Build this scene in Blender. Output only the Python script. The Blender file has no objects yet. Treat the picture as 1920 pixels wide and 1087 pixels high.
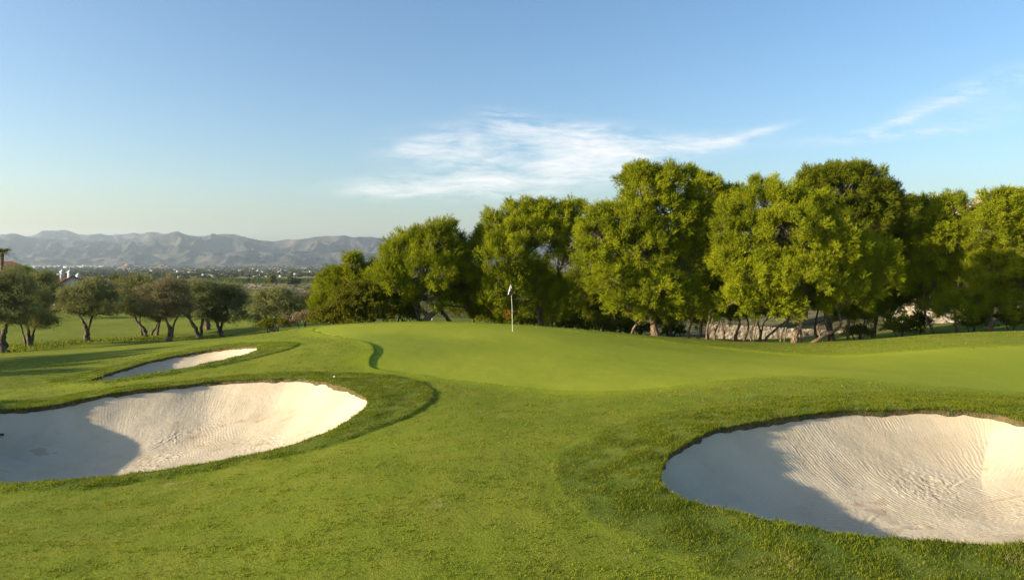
import bpy, math, random
import numpy as np
random.seed(7)
RNG = np.random.default_rng(11)
SC = bpy.context.scene
COL = SC.collection

# ------------------------------------------------------------------ camera
F = 1280.0      # focal length in pixels of a 1920 px wide frame
HZ = 476.0      # pixel row of the true horizon
HC = 3.5        # camera height above the putting green
cam_d = bpy.data.cameras.new('camera')
cam = bpy.data.objects.new('camera', cam_d); COL.objects.link(cam)
cam.location = (0, 0, HC); cam.rotation_euler = (math.pi / 2, 0, 0)
cam_d.sensor_width = 36.0; cam_d.lens = 36.0 * F / 1920.0
cam_d.shift_y = -(543.5 - HZ) / 1920.0
cam_d.clip_start = 0.1; cam_d.clip_end = 60000
SC.camera = cam

# ------------------------------------------------------------------ light
SUN_EL = math.radians(14.3)
SUN_BACK = math.radians(15.5)          # how far behind the camera the sun stands, from due left
to_sun = np.array([-math.cos(SUN_BACK) * math.cos(SUN_EL), -math.sin(SUN_BACK) * math.cos(SUN_EL), math.sin(SUN_EL)])
sun_d = bpy.data.lights.new('sun', 'SUN'); sun = bpy.data.objects.new('sun', sun_d); COL.objects.link(sun)
sun_d.energy = 3.7; sun_d.angle = math.radians(0.55); sun_d.color = (1.0, 0.83, 0.60); sun_d.cycles.use_multiple_importance_sampling = False
from mathutils import Vector
sun.rotation_euler = Vector(tuple(-to_sun)).to_track_quat('-Z', 'Y').to_euler()
SC.view_settings.view_transform = 'Standard'; SC.view_settings.look = 'None'
SC.view_settings.exposure = 1.66; SC.view_settings.gamma = 1.0
SKY_STRENGTH = 0.077
SC.cycles.use_denoising = True; SC.cycles.denoising_prefilter = 'NONE'
SC.cycles.max_bounces = 5; SC.cycles.diffuse_bounces = 3; SC.cycles.transmission_bounces = 3
SC.cycles.volume_bounces = 0; SC.cycles.transparent_max_bounces = 6


def nt_new(nt, t, **kw):
    n = nt.nodes.new(t)
    for k, v in kw.items():
        setattr(n, k, v)
    return n


class G:
    """small helper to write node graphs as expressions"""
    def __init__(self, nt):
        self.nt = nt

    def put(self, sock, v):
        if hasattr(v, 'is_output') or isinstance(v, bpy.types.NodeSocket):
            self.nt.links.new(v, sock)
        else:
            sock.default_value = v

    def math(self, op, a, b=None, c=None, clamp=False):
        n = nt_new(self.nt, 'ShaderNodeMath', operation=op); n.use_clamp = clamp
        self.put(n.inputs[0], a)
        if b is not None: self.put(n.inputs[1], b)
        if c is not None: self.put(n.inputs[2], c)
        return n.outputs[0]

    def mix(self, f, a, b, mode='MIX'):
        n = nt_new(self.nt, 'ShaderNodeMix', data_type='RGBA', blend_type=mode)
        self.put(n.inputs[0], f)
        self.put(n.inputs[6], a if not isinstance(a, tuple) else (*a, 1)[:4])
        self.put(n.inputs[7], b if not isinstance(b, tuple) else (*b, 1)[:4])
        return n.outputs[2]

    def ramp(self, v, lo, hi, a=0.0, b=1.0, smooth=True):
        n = nt_new(self.nt, 'ShaderNodeMapRange', interpolation_type='SMOOTHSTEP' if smooth else 'LINEAR', clamp=True)
        self.put(n.inputs[0], v); n.inputs[1].default_value = lo; n.inputs[2].default_value = hi
        n.inputs[3].default_value = a; n.inputs[4].default_value = b
        return n.outputs[0]

    def noise(self, vec, scale, detail=3, rough=0.55, dist=0.0, out=0):
        n = nt_new(self.nt, 'ShaderNodeTexNoise')
        if vec is not None: self.put(n.inputs['Vector'], vec)
        n.inputs['Scale'].default_value = scale; n.inputs['Detail'].default_value = detail
        n.inputs['Roughness'].default_value = rough; n.inputs['Distortion'].default_value = dist
        return n.outputs[out]

    def vor(self, vec, scale, feature='F1', out='Color', rnd=1.0):
        n = nt_new(self.nt, 'ShaderNodeTexVoronoi', feature=feature)
        if vec is not None: self.put(n.inputs['Vector'], vec)
        n.inputs['Scale'].default_value = scale; n.inputs['Randomness'].default_value = rnd
        return n.outputs[out]

    def mapping(self, vec, loc=(0, 0, 0), rot=(0, 0, 0), scale=(1, 1, 1)):
        n = nt_new(self.nt, 'ShaderNodeMapping')
        self.put(n.inputs[0], vec); n.inputs[1].default_value = loc; n.inputs[2].default_value = rot; n.inputs[3].default_value = scale
        return n.outputs[0]

    def pos(self):
        return nt_new(self.nt, 'ShaderNodeNewGeometry').outputs['Position']

    def sep(self, v):
        n = nt_new(self.nt, 'ShaderNodeSeparateXYZ'); self.put(n.inputs[0], v); return n.outputs

    def comb(self, x, y, z):
        n = nt_new(self.nt, 'ShaderNodeCombineXYZ')
        self.put(n.inputs[0], x); self.put(n.inputs[1], y); self.put(n.inputs[2], z); return n.outputs[0]

    def attr(self, name):
        return nt_new(self.nt, 'ShaderNodeAttribute', attribute_name=name).outputs['Fac']

    def bump(self, h, strength, dist, normal=None):
        n = nt_new(self.nt, 'ShaderNodeBump'); n.inputs['Strength'].default_value = strength; n.inputs['Distance'].default_value = dist
        self.put(n.inputs['Height'], h)
        if normal is not None: self.put(n.inputs['Normal'], normal)
        return n.outputs[0]


# ------------------------------------------------------------------ world: sky and thin cirrus far up
W = bpy.data.worlds.new('World'); SC.world = W; W.use_nodes = True
wnt = W.node_tree; wnt.nodes.clear(); g = G(wnt)
sky = nt_new(wnt, 'ShaderNodeTexSky', sky_type='NISHITA'); sky.sun_disc = False
sky.sun_elevation = SUN_EL; sky.sun_rotation = math.atan2(to_sun[0], to_sun[1])
sky.air_density = 1.0; sky.dust_density = 2.0; sky.ozone_density = 2.4; sky.altitude = 100
tc = nt_new(wnt, 'ShaderNodeTexCoord')
sx, sy, sz = g.sep(tc.outputs['Generated'])
ysafe = g.math('MAXIMUM', sy, 0.05)
ca = g.math('DIVIDE', sx, ysafe); ce = g.math('DIVIDE', sz, ysafe)     # direction on the sky: tan of azimuth, tan of height
front = g.ramp(sy, 0.1, 0.3)
cv = g.comb(ca, ce, 0.0)


def blob(a0, e0, ra, re, rot):
    m = g.mapping(cv, loc=(0, 0, 0))
    dx = g.math('SUBTRACT', ca, a0); dy = g.math('SUBTRACT', ce, e0)
    c_, s_ = math.cos(rot), math.sin(rot)
    u = g.math('ADD', g.math('MULTIPLY', dx, c_ / ra), g.math('MULTIPLY', dy, s_ / ra))
    v = g.math('ADD', g.math('MULTIPLY', dx, -s_ / re), g.math('MULTIPLY', dy, c_ / re))
    r2 = g.math('ADD', g.math('MULTIPLY', u, u), g.math('MULTIPLY', v, v))
    return g.math('EXPONENT', g.math('MULTIPLY', r2, -1.0))


def P(px, py):
    return ((px - 960) / F, (HZ - py) / F)


CLOUDS = [(1000, 275, 190, 36, -0.02, 0.95), (1130, 258, 85, 18, -0.12, 0.5), (900, 345, 165, 22, 0.04, 1.0), (780, 350, 110, 15, 0.02, 0.75), (1060, 315, 130, 30, 0.12, 0.9),
          (1250, 278, 130, 17, 0.12, 0.72), (1390, 258, 75, 8, 0.28, 0.75), (860, 285, 110, 22, 0.05, 0.42), (1160, 285, 75, 26, -0.2, 0.5),
          (1690, 226, 60, 9, 0.38, 0.45), (1790, 180, 100, 17, 0.3, 0.32), (1850, 215, 110, 22, 0.2, 0.18), (1720, 250, 120, 9, 0.1, 0.3), (1640, 250, 70, 10, 0.2, 0.3), (960, 222, 60, 14, -0.2, 0.3), (1560, 262, 150, 12, 0.1, 0.14), (1880, 150, 70, 25, 0.3, 0.22)]
tot = None
for (px, py, rx, ry, rot, amp) in CLOUDS:
    a0, e0 = P(px, py)
    b = g.math('MULTIPLY', blob(a0, e0, rx / F, ry / F, rot), amp)
    tot = b if tot is None else g.math('ADD', tot, b)
warp = g.noise(g.mapping(cv, scale=(5, 12, 1)), 1.0, 3, 0.5, 0.0, 1)
wv = nt_new(wnt, 'ShaderNodeVectorMath', operation='MULTIPLY_ADD')
wnt.links.new(warp, wv.inputs[0]); wv.inputs[1].default_value = (0.07, 0.045, 0); wnt.links.new(cv, wv.inputs[2])
n1 = g.noise(g.mapping(wv.outputs[0], rot=(0, 0, -0.16), scale=(8, 44, 1)), 1.0, 6, 0.62)
n2 = g.noise(g.mapping(wv.outputs[0], rot=(0, 0, 0.12), scale=(24, 120, 1)), 1.0, 5, 0.6)
n3 = g.noise(g.mapping(wv.outputs[0], rot=(0, 0, -0.1), scale=(9, 22, 1)), 1.0, 3, 0.5)
st = g.math('ADD', g.math('ADD', g.math('MULTIPLY', n1, 0.95), g.math('MULTIPLY', n2, 0.62)), g.math('MULTIPLY', n3, 0.6))
dens = g.math('ADD', g.math('MULTIPLY', g.math('POWER', tot, 0.7), 0.62), g.math('MULTIPLY', g.math('SUBTRACT', st, 1.10), g.ramp(tot, 0.0, 0.45, 0.0, 2.0)))
cm = g.math('MULTIPLY', g.ramp(dens, 0.05, 1.10, 0.0, 0.86, False), front)
hs = nt_new(wnt, 'ShaderNodeHueSaturation'); hs.inputs['Saturation'].default_value = 1.12; wnt.links.new(sky.outputs[0], hs.inputs['Color'])
bgc = g.mix(cm, hs.outputs[0], (4.7, 4.6, 4.5))
bg = nt_new(wnt, 'ShaderNodeBackground'); wnt.links.new(bgc, bg.inputs[0]); bg.inputs[1].default_value = SKY_STRENGTH
wo = nt_new(wnt, 'ShaderNodeOutputWorld'); wnt.links.new(bg.outputs[0], wo.inputs[0])


# ------------------------------------------------------------------ helpers: tags and meshes
def tag(o, label=None, cat=None, group=None, kind=None):
    if label: o['label'] = label
    if cat: o['category'] = cat
    if group: o['group'] = group
    if kind: o['kind'] = kind
    return o


def empty(name, loc):
    o = bpy.data.objects.new(name, None); o.location = loc; o.empty_display_size = 0.3
    COL.objects.link(o); return o


def mesh_obj(name, verts, faces, mat, parent=None, smooth=False, attrs=None):
    """verts (n,3) array, faces (m,3) or (m,4) array or list of arrays; world coordinates relative to the parent's base"""
    me = bpy.data.meshes.new(name)
    verts = np.asarray(verts, dtype=np.float32)
    if parent is not None:
        verts = verts - np.array(parent.location, dtype=np.float32)
    if isinstance(faces, list) and len(faces) and not isinstance(faces[0], np.ndarray): faces = np.array(faces)
    fl = [np.asarray(f, dtype=np.int32) for f in (faces if isinstance(faces, list) else [faces])]
    fl = [f for f in fl if len(f)]
    loops = np.concatenate([f.ravel() for f in fl])
    tot_ = np.concatenate([np.full(len(f), f.shape[1], dtype=np.int32) for f in fl])
    start = np.concatenate([[0], np.cumsum(tot_)[:-1]]).astype(np.int32)
    me.vertices.add(len(verts)); me.vertices.foreach_set('co', verts.ravel())
    me.loops.add(len(loops)); me.loops.foreach_set('vertex_index', loops)
    me.polygons.add(len(tot_)); me.polygons.foreach_set('loop_start', start); me.polygons.foreach_set('loop_total', tot_)
    if smooth:
        me.polygons.foreach_set('use_smooth', np.ones(len(tot_), dtype=bool))
    for k, v in (attrs or {}).items():
        a = me.attributes.new(k, 'FLOAT', 'POINT'); a.data.foreach_set('value', np.asarray(v, dtype=np.float32))
    me.update(calc_edges=True); me.validate()
    if mat is not None:
        for m_ in (mat if isinstance(mat, (list, tuple)) else [mat]):
            me.materials.append(m_)
    o = bpy.data.objects.new(name, me); COL.objects.link(o)
    if parent is not None: o.parent = parent
    return o


def fbm_hash(ix, iy, seed):
    h = (ix.astype(np.int64) * 374761393 + iy.astype(np.int64) * 668265263 + seed * 2147483647 // 7) & 0xFFFFFFFF
    h = ((h ^ (h >> 13)) * 1274126177) & 0xFFFFFFFF
    h = (h ^ (h >> 16)) & 0xFFFFFFFF
    return h


def perlin(x, y, seed=0):
    x = np.asarray(x, float); y = np.asarray(y, float)
    ix = np.floor(x); iy = np.floor(y); fx = x - ix; fy = y - iy
    u = fx * fx * fx * (fx * (fx * 6 - 15) + 10); v = fy * fy * fy * (fy * (fy * 6 - 15) + 10)

    def gr(a, b, dx, dy):
        ang = fbm_hash(a, b, seed) / 4294967296.0 * 2 * np.pi
        return np.cos(ang) * dx + np.sin(ang) * dy
    n00 = gr(ix, iy, fx, fy); n10 = gr(ix + 1, iy, fx - 1, fy); n01 = gr(ix, iy + 1, fx, fy - 1); n11 = gr(ix + 1, iy + 1, fx - 1, fy - 1)
    return ((n00 * (1 - u) + n10 * u) * (1 - v) + (n01 * (1 - u) + n11 * u) * v) * 1.5


def fbm(x, y, oct=4, seed=0, gain=0.5):
    s = 0; a = 1.0
    for i in range(oct):
        s = s + a * perlin(x * 2 ** i, y * 2 ** i, seed + i * 17); a *= gain
    return s


def sstep(x, a, b):
    t = np.clip((x - a) / (b - a), 0, 1); return t * t * (3 - 2 * t)


# ------------------------------------------------------------------ materials
def new_mat(name):
    m = bpy.data.materials.new(name); m.use_nodes = True
    nt = m.node_tree; nt.nodes.clear()
    out = nt_new(nt, 'ShaderNodeOutputMaterial')
    return m, nt, G(nt), out


def principled(nt, out, color, rough=0.8, normal=None, g=None, spec=0.3):
    b = nt_new(nt, 'ShaderNodeBsdfPrincipled'); b.inputs['Roughness'].default_value = rough
    b.inputs['Specular IOR Level'].default_value = spec
    g.put(b.inputs['Base Color'], color if not isinstance(color, tuple) else (*color, 1))
    if normal is not None: nt.links.new(normal, b.inputs['Normal'])
    nt.links.new(b.outputs[0], out.inputs[0]); return b


def simple_mat(name, c1, c2=None, scale=4.0, rough=0.8, bump=0.0, bscale=20.0, spec=0.3):
    m, nt, g, out = new_mat(name)
    tcn = nt_new(nt, 'ShaderNodeTexCoord').outputs['Object']
    col = c1
    if c2 is not None:
        col = g.mix(g.ramp(g.noise(tcn, scale, 4), 0.35, 0.65), c1, c2)
    nrm = g.bump(g.noise(tcn, bscale, 4), bump, 0.05) if bump else None
    principled(nt, out, col, rough, nrm, g, spec); return m


def leaf_mat(name, c_dark, c_light, c_alt, trans=0.35, nscale=0.7, tcol=None, dry=0.0):
    """foliage: every leaf its own tint, clump-sized drift of hue, some light through the leaf"""
    m, nt, g, out = new_mat(name)
    geo = nt_new(nt, 'ShaderNodeNewGeometry')
    pos = geo.outputs['Position']; rnd = geo.outputs['Random Per Island']
    c = g.mix(g.ramp(g.noise(pos, nscale, 3), 0.35, 0.65), c_dark, c_light)
    c = g.mix(g.ramp(rnd, 0.75, 1.0, 0.0, 0.8), c, c_alt)
    c = g.mix(g.ramp(rnd, 0.0, 0.6, 0.0, 0.35), c, c_light)
    if dry:
        c = g.mix(g.ramp(rnd, 0.0, 0.38, 0.75, 0.0), c, (0.043, 0.063, 0.008))
        c = g.mix(g.ramp(rnd, 0.62, 0.95, 0.0, 0.5), c, (0.30, 0.295, 0.04))
        dn = g.math('MULTIPLY', g.ramp(g.noise(pos, 0.75, 5, 0.7), 0.55, 0.68), g.ramp(g.noise(pos, 7.0, 3, 0.7), 0.42, 0.60))
        c = g.mix(g.math('MULTIPLY', dn, dry), c, (0.36, 0.28, 0.12))
        c = g.mix(g.ramp(g.noise(pos, 2.6, 4, 0.7), 0.5, 0.72, 0.0, 0.45), c, (0.235, 0.215, 0.03))
        c = g.mix(g.ramp(g.noise(g.mapping(pos, scale=(14, 22, 14)), 1.0, 3, 0.7), 0.52, 0.68, 0.0, 0.6), c, (0.055, 0.085, 0.008))
    d = nt_new(nt, 'ShaderNodeBsdfDiffuse'); g.put(d.inputs[0], c)
    t = nt_new(nt, 'ShaderNodeBsdfTranslucent')
    g.put(t.inputs[0], g.mix(0.5, c, tcol if tcol else c_light))
    mx = nt_new(nt, 'ShaderNodeMixShader'); mx.inputs[0].default_value = trans
    nt.links.new(d.outputs[0], mx.inputs[1]); nt.links.new(t.outputs[0], mx.inputs[2])
    nt.links.new(mx.outputs[0], out.inputs[0]); return m


M_PINE = leaf_mat('pine_needles', (0.111, 0.150, 0.009), (0.268, 0.304, 0.014), (0.382, 0.375, 0.025), 0.18, 0.55)
M_PINE_DARK = leaf_mat('pine_needles_shaded', (0.069, 0.096, 0.009), (0.165, 0.195, 0.012), (0.248, 0.238, 0.019), 0.18, 0.55)  # darker needle copy for shaded trees, their shade put into the colour
M_OLIVE = leaf_mat('olive_leaves', (0.112, 0.132, 0.045), (0.248, 0.260, 0.094), (0.389, 0.366, 0.165), 0.2, 1.2)
M_OLIVE_DRY = leaf_mat('olive_leaves_dry', (0.136, 0.127, 0.061), (0.248, 0.224, 0.112), (0.354, 0.307, 0.165), 0.22, 1.2)
M_BUSH = leaf_mat('mastic_leaves', (0.071, 0.092, 0.012), (0.177, 0.183, 0.017), (0.283, 0.224, 0.024), 0.3, 1.4)
M_BRIGHT = leaf_mat('bright_leaves', (0.094, 0.153, 0.018), (0.177, 0.248, 0.024), (0.212, 0.260, 0.035), 0.35, 0.8)
M_DRY = leaf_mat('dry_stems', (0.153, 0.118, 0.065), (0.283, 0.224, 0.130), (0.354, 0.295, 0.177), 0.25, 1.5)
M_DEAD = leaf_mat('dead_needles', (0.236, 0.071, 0.018), (0.401, 0.130, 0.029), (0.425, 0.165, 0.047), 0.25, 1.5)
M_BLADE = leaf_mat('grass_blades', (0.077, 0.117, 0.009), (0.174, 0.220, 0.014), (0.310, 0.248, 0.087), 0.4, 0.9, None, 0.7)
M_PALM = leaf_mat('palm_fronds', (0.059, 0.083, 0.018), (0.106, 0.130, 0.029), (0.142, 0.142, 0.035), 0.25, 0.6)
M_FAR_TREE = leaf_mat('far_tree_leaves', (0.029, 0.041, 0.014), (0.077, 0.088, 0.026), (0.106, 0.100, 0.035), 0.1, 0.02)


def bark_mat(name, c1, c2, sc=6.0):
    m, nt, g, out = new_mat(name)
    p = g.mapping(nt_new(nt, 'ShaderNodeTexCoord').outputs['Object'], scale=(1, 1, 0.3))
    n = g.noise(p, sc, 5, 0.65); v = g.vor(p, sc * 1.6, 'DISTANCE_TO_EDGE', 'Distance')
    col = g.mix(g.ramp(n, 0.35, 0.65), c1, c2)
    col = g.mix(g.ramp(v, 0.0, 0.08, 0.6, 0.0), col, tuple(x * 0.35 for x in c1))
    h = g.math('ADD', n, g.ramp(v, 0.0, 0.15, 0.0, 0.5))
    principled(nt, out, col, 0.9, g.bump(h, 0.9, 0.05), g, 0.1); return m


M_BARK = bark_mat('pine_bark', (0.13, 0.092, 0.062), (0.27, 0.20, 0.14))
M_TWIG = bark_mat('pine_twig', (0.17, 0.135, 0.10), (0.30, 0.25, 0.19))
M_OBARK = bark_mat('olive_bark', (0.075, 0.06, 0.045), (0.20, 0.165, 0.125), 5.0)
M_WHITE = simple_mat('white_paint', (0.62, 0.61, 0.59), (0.54, 0.53, 0.51), 3, 0.5)
M_WALLW = simple_mat('whitewash', (0.58, 0.57, 0.54), (0.48, 0.46, 0.43), 0.6, 0.9)
M_NAVY = simple_mat('navy_cloth', (0.012, 0.016, 0.03), (0.02, 0.024, 0.04), 10, 0.9)
M_BLACK = simple_mat('black_plastic', (0.012, 0.012, 0.013), (0.02, 0.02, 0.02), 12, 0.5)
M_SKIN = simple_mat('skin', (0.50, 0.30, 0.20), (0.46, 0.27, 0.18), 8, 0.6)
M_HAIR = simple_mat('hair', (0.03, 0.02, 0.012), (0.05, 0.03, 0.02), 20, 0.7)
M_BALL = simple_mat('golf_ball_white', (0.82, 0.82, 0.80), (0.76, 0.76, 0.74), 30, 0.35, 0.3, 120)
M_DARKGLASS = simple_mat('window_glass', (0.02, 0.025, 0.03), (0.03, 0.035, 0.04), 2, 0.15, spec=0.6)
M_CREAM = simple_mat('cream_render', (0.62, 0.55, 0.45), (0.52, 0.45, 0.36), 0.4, 0.9, 0.15, 6)
M_STONE = simple_mat('pale_stone', (0.38, 0.33, 0.25), (0.17, 0.145, 0.10), 2.2, 0.95, 0.9, 6)
M_SOIL = simple_mat('lip_soil', (0.12, 0.085, 0.04), (0.045, 0.055, 0.014), 9, 0.95, 0.9, 25)
M_CUP = simple_mat('cup_liner', (0.7, 0.7, 0.68), (0.6, 0.6, 0.58), 4, 0.5)


def tile_mat():
    m, nt, g, out = new_mat('roof_tiles')
    p = nt_new(nt, 'ShaderNodeTexCoord').outputs['Object']
    w = nt_new(nt, 'ShaderNodeTexWave', wave_type='BANDS', bands_direction='X'); w.inputs['Scale'].default_value = 1.6
    nt.links.new(p, w.inputs['Vector'])
    c = g.mix(g.ramp(g.noise(p, 1.6, 4), 0.3, 0.7), (0.13, 0.055, 0.036), (0.23, 0.115, 0.075))
    principled(nt, out, c, 0.9, g.bump(w.outputs['Fac'], 0.8, 0.08), g, 0.1); return m


M_TILE = tile_mat()


def turf_mat(kind):
    """mown turf: tint drifts with patches, dry spots and fine blades; 'rough' marks the uncut bands, 'edge' the fringe"""
    m, nt, g, out = new_mat('turf_' + kind)
    p = g.pos()
    px_ = g.sep(p)
    big = g.noise(p, 0.16, 3); mid = g.noise(p, 1.1, 4, 0.6); fine = g.noise(p, 38.0, 3, 0.65)
    streak = g.noise(g.mapping(p, rot=(0, 0, 0.35), scale=(9, 30, 9)), 1.0, 4, 0.7)
    if kind == 'green':
        c = g.mix(g.ramp(big, 0.3, 0.7), (0.216, 0.263, 0.019), (0.268, 0.296, 0.026))
        c = g.mix(g.ramp(mid, 0.4, 0.75, 0.0, 0.18), c, (0.200, 0.240, 0.014))
        c = g.mix(g.ramp(streak, 0.35, 0.7, 0.0, 0.16), c, (0.297, 0.308, 0.026))
        h = g.math('ADD', g.math('MULTIPLY', fine, 0.4), g.math('MULTIPLY', streak, 0.6))
        c = g.mix(g.ramp(g.noise(p, 26.0, 4, 0.75), 0.42, 0.62, 0.0, 0.35), c, (0.157, 0.200, 0.015))
        nrm = g.bump(h, 0.34, 0.014)
    else:
        c = g.mix(g.ramp(big, 0.3, 0.7), (0.120, 0.162, 0.012), (0.171, 0.207, 0.017))
        c = g.mix(g.ramp(mid, 0.38, 0.7, 0.0, 0.7), c, (0.194, 0.201, 0.024))
        c = g.mix(g.ramp(fine, 0.45, 0.75, 0.0, 0.5), c, (0.097, 0.134, 0.011))
        dry = g.math('MULTIPLY', g.ramp(g.noise(p, 0.75, 5, 0.7), 0.62, 0.72), g.ramp(g.noise(p, 9.0, 3, 0.7), 0.45, 0.6))
        c = g.mix(g.math('MULTIPLY', dry, 0.9), c, (0.342, 0.269, 0.121))
        r = g.attr('rough')
        rc = g.mix(g.ramp(mid, 0.35, 0.7), (0.080, 0.122, 0.015), (0.152, 0.175, 0.026))
        c = g.mix(r, c, rc)
        fr = g.attr('fringe')
        c = g.mix(g.math('MULTIPLY', fr, 0.9), c, (0.205, 0.252, 0.013))
        # the rough ground beyond the course: bare pale earth and weeds
        wild = g.attr('wild')
        wc = g.mix(g.ramp(g.noise(p, 0.5, 6, 0.7), 0.42, 0.58), (0.051, 0.062, 0.019), (0.120, 0.106, 0.055))
        c = g.mix(wild, c, wc)
        clump = g.noise(g.mapping(p, rot=(0, 0, 0.3), scale=(1, 1.7, 1)), 17.0, 4, 0.72)
        h = g.math('ADD', g.math('MULTIPLY', fine, 0.45), g.math('MULTIPLY', clump, 1.0))
        nrm = g.bump(h, 0.55, 0.05)
    principled(nt, out, c, 0.95, nrm, g, 0.08); return m


M_TURF = turf_mat('fairway'); M_GREEN = turf_mat('green')


def sand_mat():
    m, nt, g, out = new_mat('bunker_sand')
    p = g.pos()
    a = g.noise(p, 1.0, 4, 0.6); b = g.noise(p, 60.0, 4, 0.7)
    c = g.mix(g.ramp(a, 0.35, 0.68), (0.515, 0.45, 0.325), (0.45, 0.385, 0.27))
    c = g.mix(g.ramp(b, 0.5, 0.75, 0.0, 0.4), c, (0.42, 0.345, 0.255))
    c = g.mix(g.attr('damp'), c, (0.36, 0.27, 0.16))
    nrm = g.bump(b, 0.5, 0.02)
    principled(nt, out, c, 0.95, nrm, g, 0.1); return m


M_SAND = sand_mat()

# ------------------------------------------------------------------ terrain
YTAB = [0, 100, 180, 300, 450, 700, 1500, 3000, 4500, 6000, 12000]
DTAB = [7.0, 9.0, 15, 19.5, 23.0, 27.5, 44, 68, 84, 95, 150]


def z_plain(X, Y):
    R = np.maximum(np.abs(Y), 0.2 * np.abs(X))
    return HC - np.interp(R, YTAB, DTAB)


def unproj(px, py, Y):
    return ((px - 960) / F * Y, Y, HC - (py - HZ) / F * Y)


CP = [
    # foreground apron
    (960, 1087, 6.9), (0, 1087, 7.6), (480, 1087, 7.2), (1500, 1087, 6.9), (1920, 1087, 7.0), (900, 900, 10.0), (900, 800, 13.3),
    (620, 900, 10.4), (1000, 760, 15.6), (500, 960, 9.3), (0, 960, 10.3), (1050, 850, 11.4),
    # left bunker surrounds
    (0, 908, 12.3), (280, 885, 12.6), (520, 850, 13.0), (690, 770, 15.4), (815, 750, 16.2), (0, 790, 17.0), (200, 748, 18.2), (400, 720, 19.5), (560, 715, 19.2), (650, 730, 17.6),
    (0, 740, 20.4), (300, 690, 23.3), (560, 690, 21.2), (700, 692, 21.0), (650, 660, 22.8), (600, 640, 26.0), (760, 705, 20.0),
    # far left bunker and the slope below the green
    (180, 716, 25.0), (490, 655, 28.0), (330, 695, 25.5), (330, 671, 29.5), (0, 715, 25.0), (0, 690, 30.0), (0, 675, 36), (150, 680, 31), (300, 660, 33.0), (450, 636, 36.0), (490, 628, 34.5), (560, 616, 34.8),
    # right bunker surrounds
    (1230, 905, 10.0), (1300, 950, 9.1), (1600, 1005, 8.2), (1920, 1020, 8.0), (1300, 830, 11.6), (1500, 785, 12.9), (1700, 775, 13.3), (1920, 795, 12.6), (1400, 752, 14.9), (1700, 742, 15.2), (1920, 750, 15.2),
    # green
    (1462, 705, 18.5), (1687, 719, 17.0), (1920, 737, 16.5), (1200, 729, 17.2), (1000, 722, 18.2), (1312, 716, 17.8),
    (1100, 660, 25.5), (900, 650, 26.0), (1250, 690, 21.5), (800, 630, 29.0), (960, 621, 31.0), (1200, 640, 32.0), (1350, 655, 32.0), (1100, 622, 34.5), (1000, 613, 34.8),
    (1500, 666, 30.5), (1575, 667, 29.5), (1762, 656, 27.0), (1920, 650, 26.5), (1600, 690, 22.0), (1500, 692, 21.0), (1750, 690, 21.5), (1420, 700, 20.0),
    (780, 605, 35.0), (650, 611, 33.5), (880, 606, 35.2),
    # back crest and under the pines
    (1500, 643, 37.5), (1920, 622, 33.0), (1700, 632, 34.0), (1600, 640, 36.0), (1300, 637, 37.5), (1400, 642, 38.0),
    (795, 606, 42.0), (1015, 615, 43.0), (1228, 630, 41.0), (1640, 640, 44.0), (1870, 626, 44.0), (600, 620, 41), (700, 611, 42),
    (1450, 638, 55.0), (1250, 632, 56.0), (1000, 622, 58.0), (800, 612, 60.0), (1770, 590, 60.0), (1900, 590, 60), (1900, 500, 110), (1600, 570, 80), (1450, 610, 85), (1200, 620, 90), (1000, 615, 110), (810, 607, 180), (800, 592, 255), (950, 605, 180), (650, 610, 180),
    # valley with the olive trees
    (160, 640, 50.0), (0, 660, 44.5), (50, 645, 48.0), (320, 641, 47.0), (280, 634, 52.0), (415, 632, 52.0), (300, 605, 68.0), (100, 601, 70.0), (250, 583, 97.0), (50, 585, 95.0), (450, 600, 68.0), (520, 611, 54.0), (450, 583, 97), (600, 600, 75),
    (130, 572, 125), (400, 570, 130), (0, 570, 125), (250, 566, 180), (500, 566, 190), (300, 559, 258), (600, 560, 258), (-200, 566, 180)]
pts = [unproj(*c) for c in CP]
pts += [(0, -6, 0.1), (-9, -4, -0.6), (9, -4, 0.2), (0, 2, 0.2), (-6, 3, -0.1), (7, 3, 0.2), (-20, 2, -1.4), (20, 4, 0.1), (-25, 14, -1.4), (-30, 24, -1.9), (-38, 30, -2.4), (-50, 20, -2.6), (-45, 5, -2.4),
        (22, 14, 0.1), (24, 25, 0.0), (30, 33, -0.3), (40, 20, 0.5), (60, 40, 0.0), (70, 70, -1.0), (100, 130, 0.0), (130, 100, 1.0), (150, 200, -3), (60, 200, -14),
        (-70, 50, -3.2), (-100, 110, -5.5), (-140, 200, -10), (-120, 30, -4), (-90, -6, -4), (120, 0, 1), (0, -20, 0), (60, -10, 0.5), (-40, -15, -2), (-200, 258, -14), (200, 258, -5), (50, 258, -18)]
pts = np.array(pts)
SCALE = 30.0


def tps(r2):
    return np.where(r2 > 1e-12, 0.5 * r2 * np.log(np.maximum(r2, 1e-12)), 0.0)


_p = pts[:, :2] / SCALE
_N = len(_p)
_K = tps(((_p[:, None] - _p[None]) ** 2).sum(-1)) + np.eye(_N) * 2e-4
_Pm = np.c_[np.ones(_N), _p]
_A = np.block([[_K, _Pm], [_Pm.T, np.zeros((3, 3))]])
_w = np.linalg.solve(_A, np.r_[pts[:, 2], np.zeros(3)])


def z_base(X, Y):
    X = np.asarray(X, float); Y = np.asarray(Y, float); sh = np.broadcast(X, Y).shape
    q = np.c_[np.broadcast_to(X, sh).ravel(), np.broadcast_to(Y, sh).ravel()] / SCALE
    out = np.empty(len(q))
    for i in range(0, len(q), 40000):
        b = q[i:i + 40000]
        d2 = (b[:, None, 0] - _p[None, :, 0]) ** 2 + (b[:, None, 1] - _p[None, :, 1]) ** 2
        out[i:i + 40000] = tps(d2) @ _w[:_N] + _w[_N] + b @ _w[_N + 1:]
    return out.reshape(sh)


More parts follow.
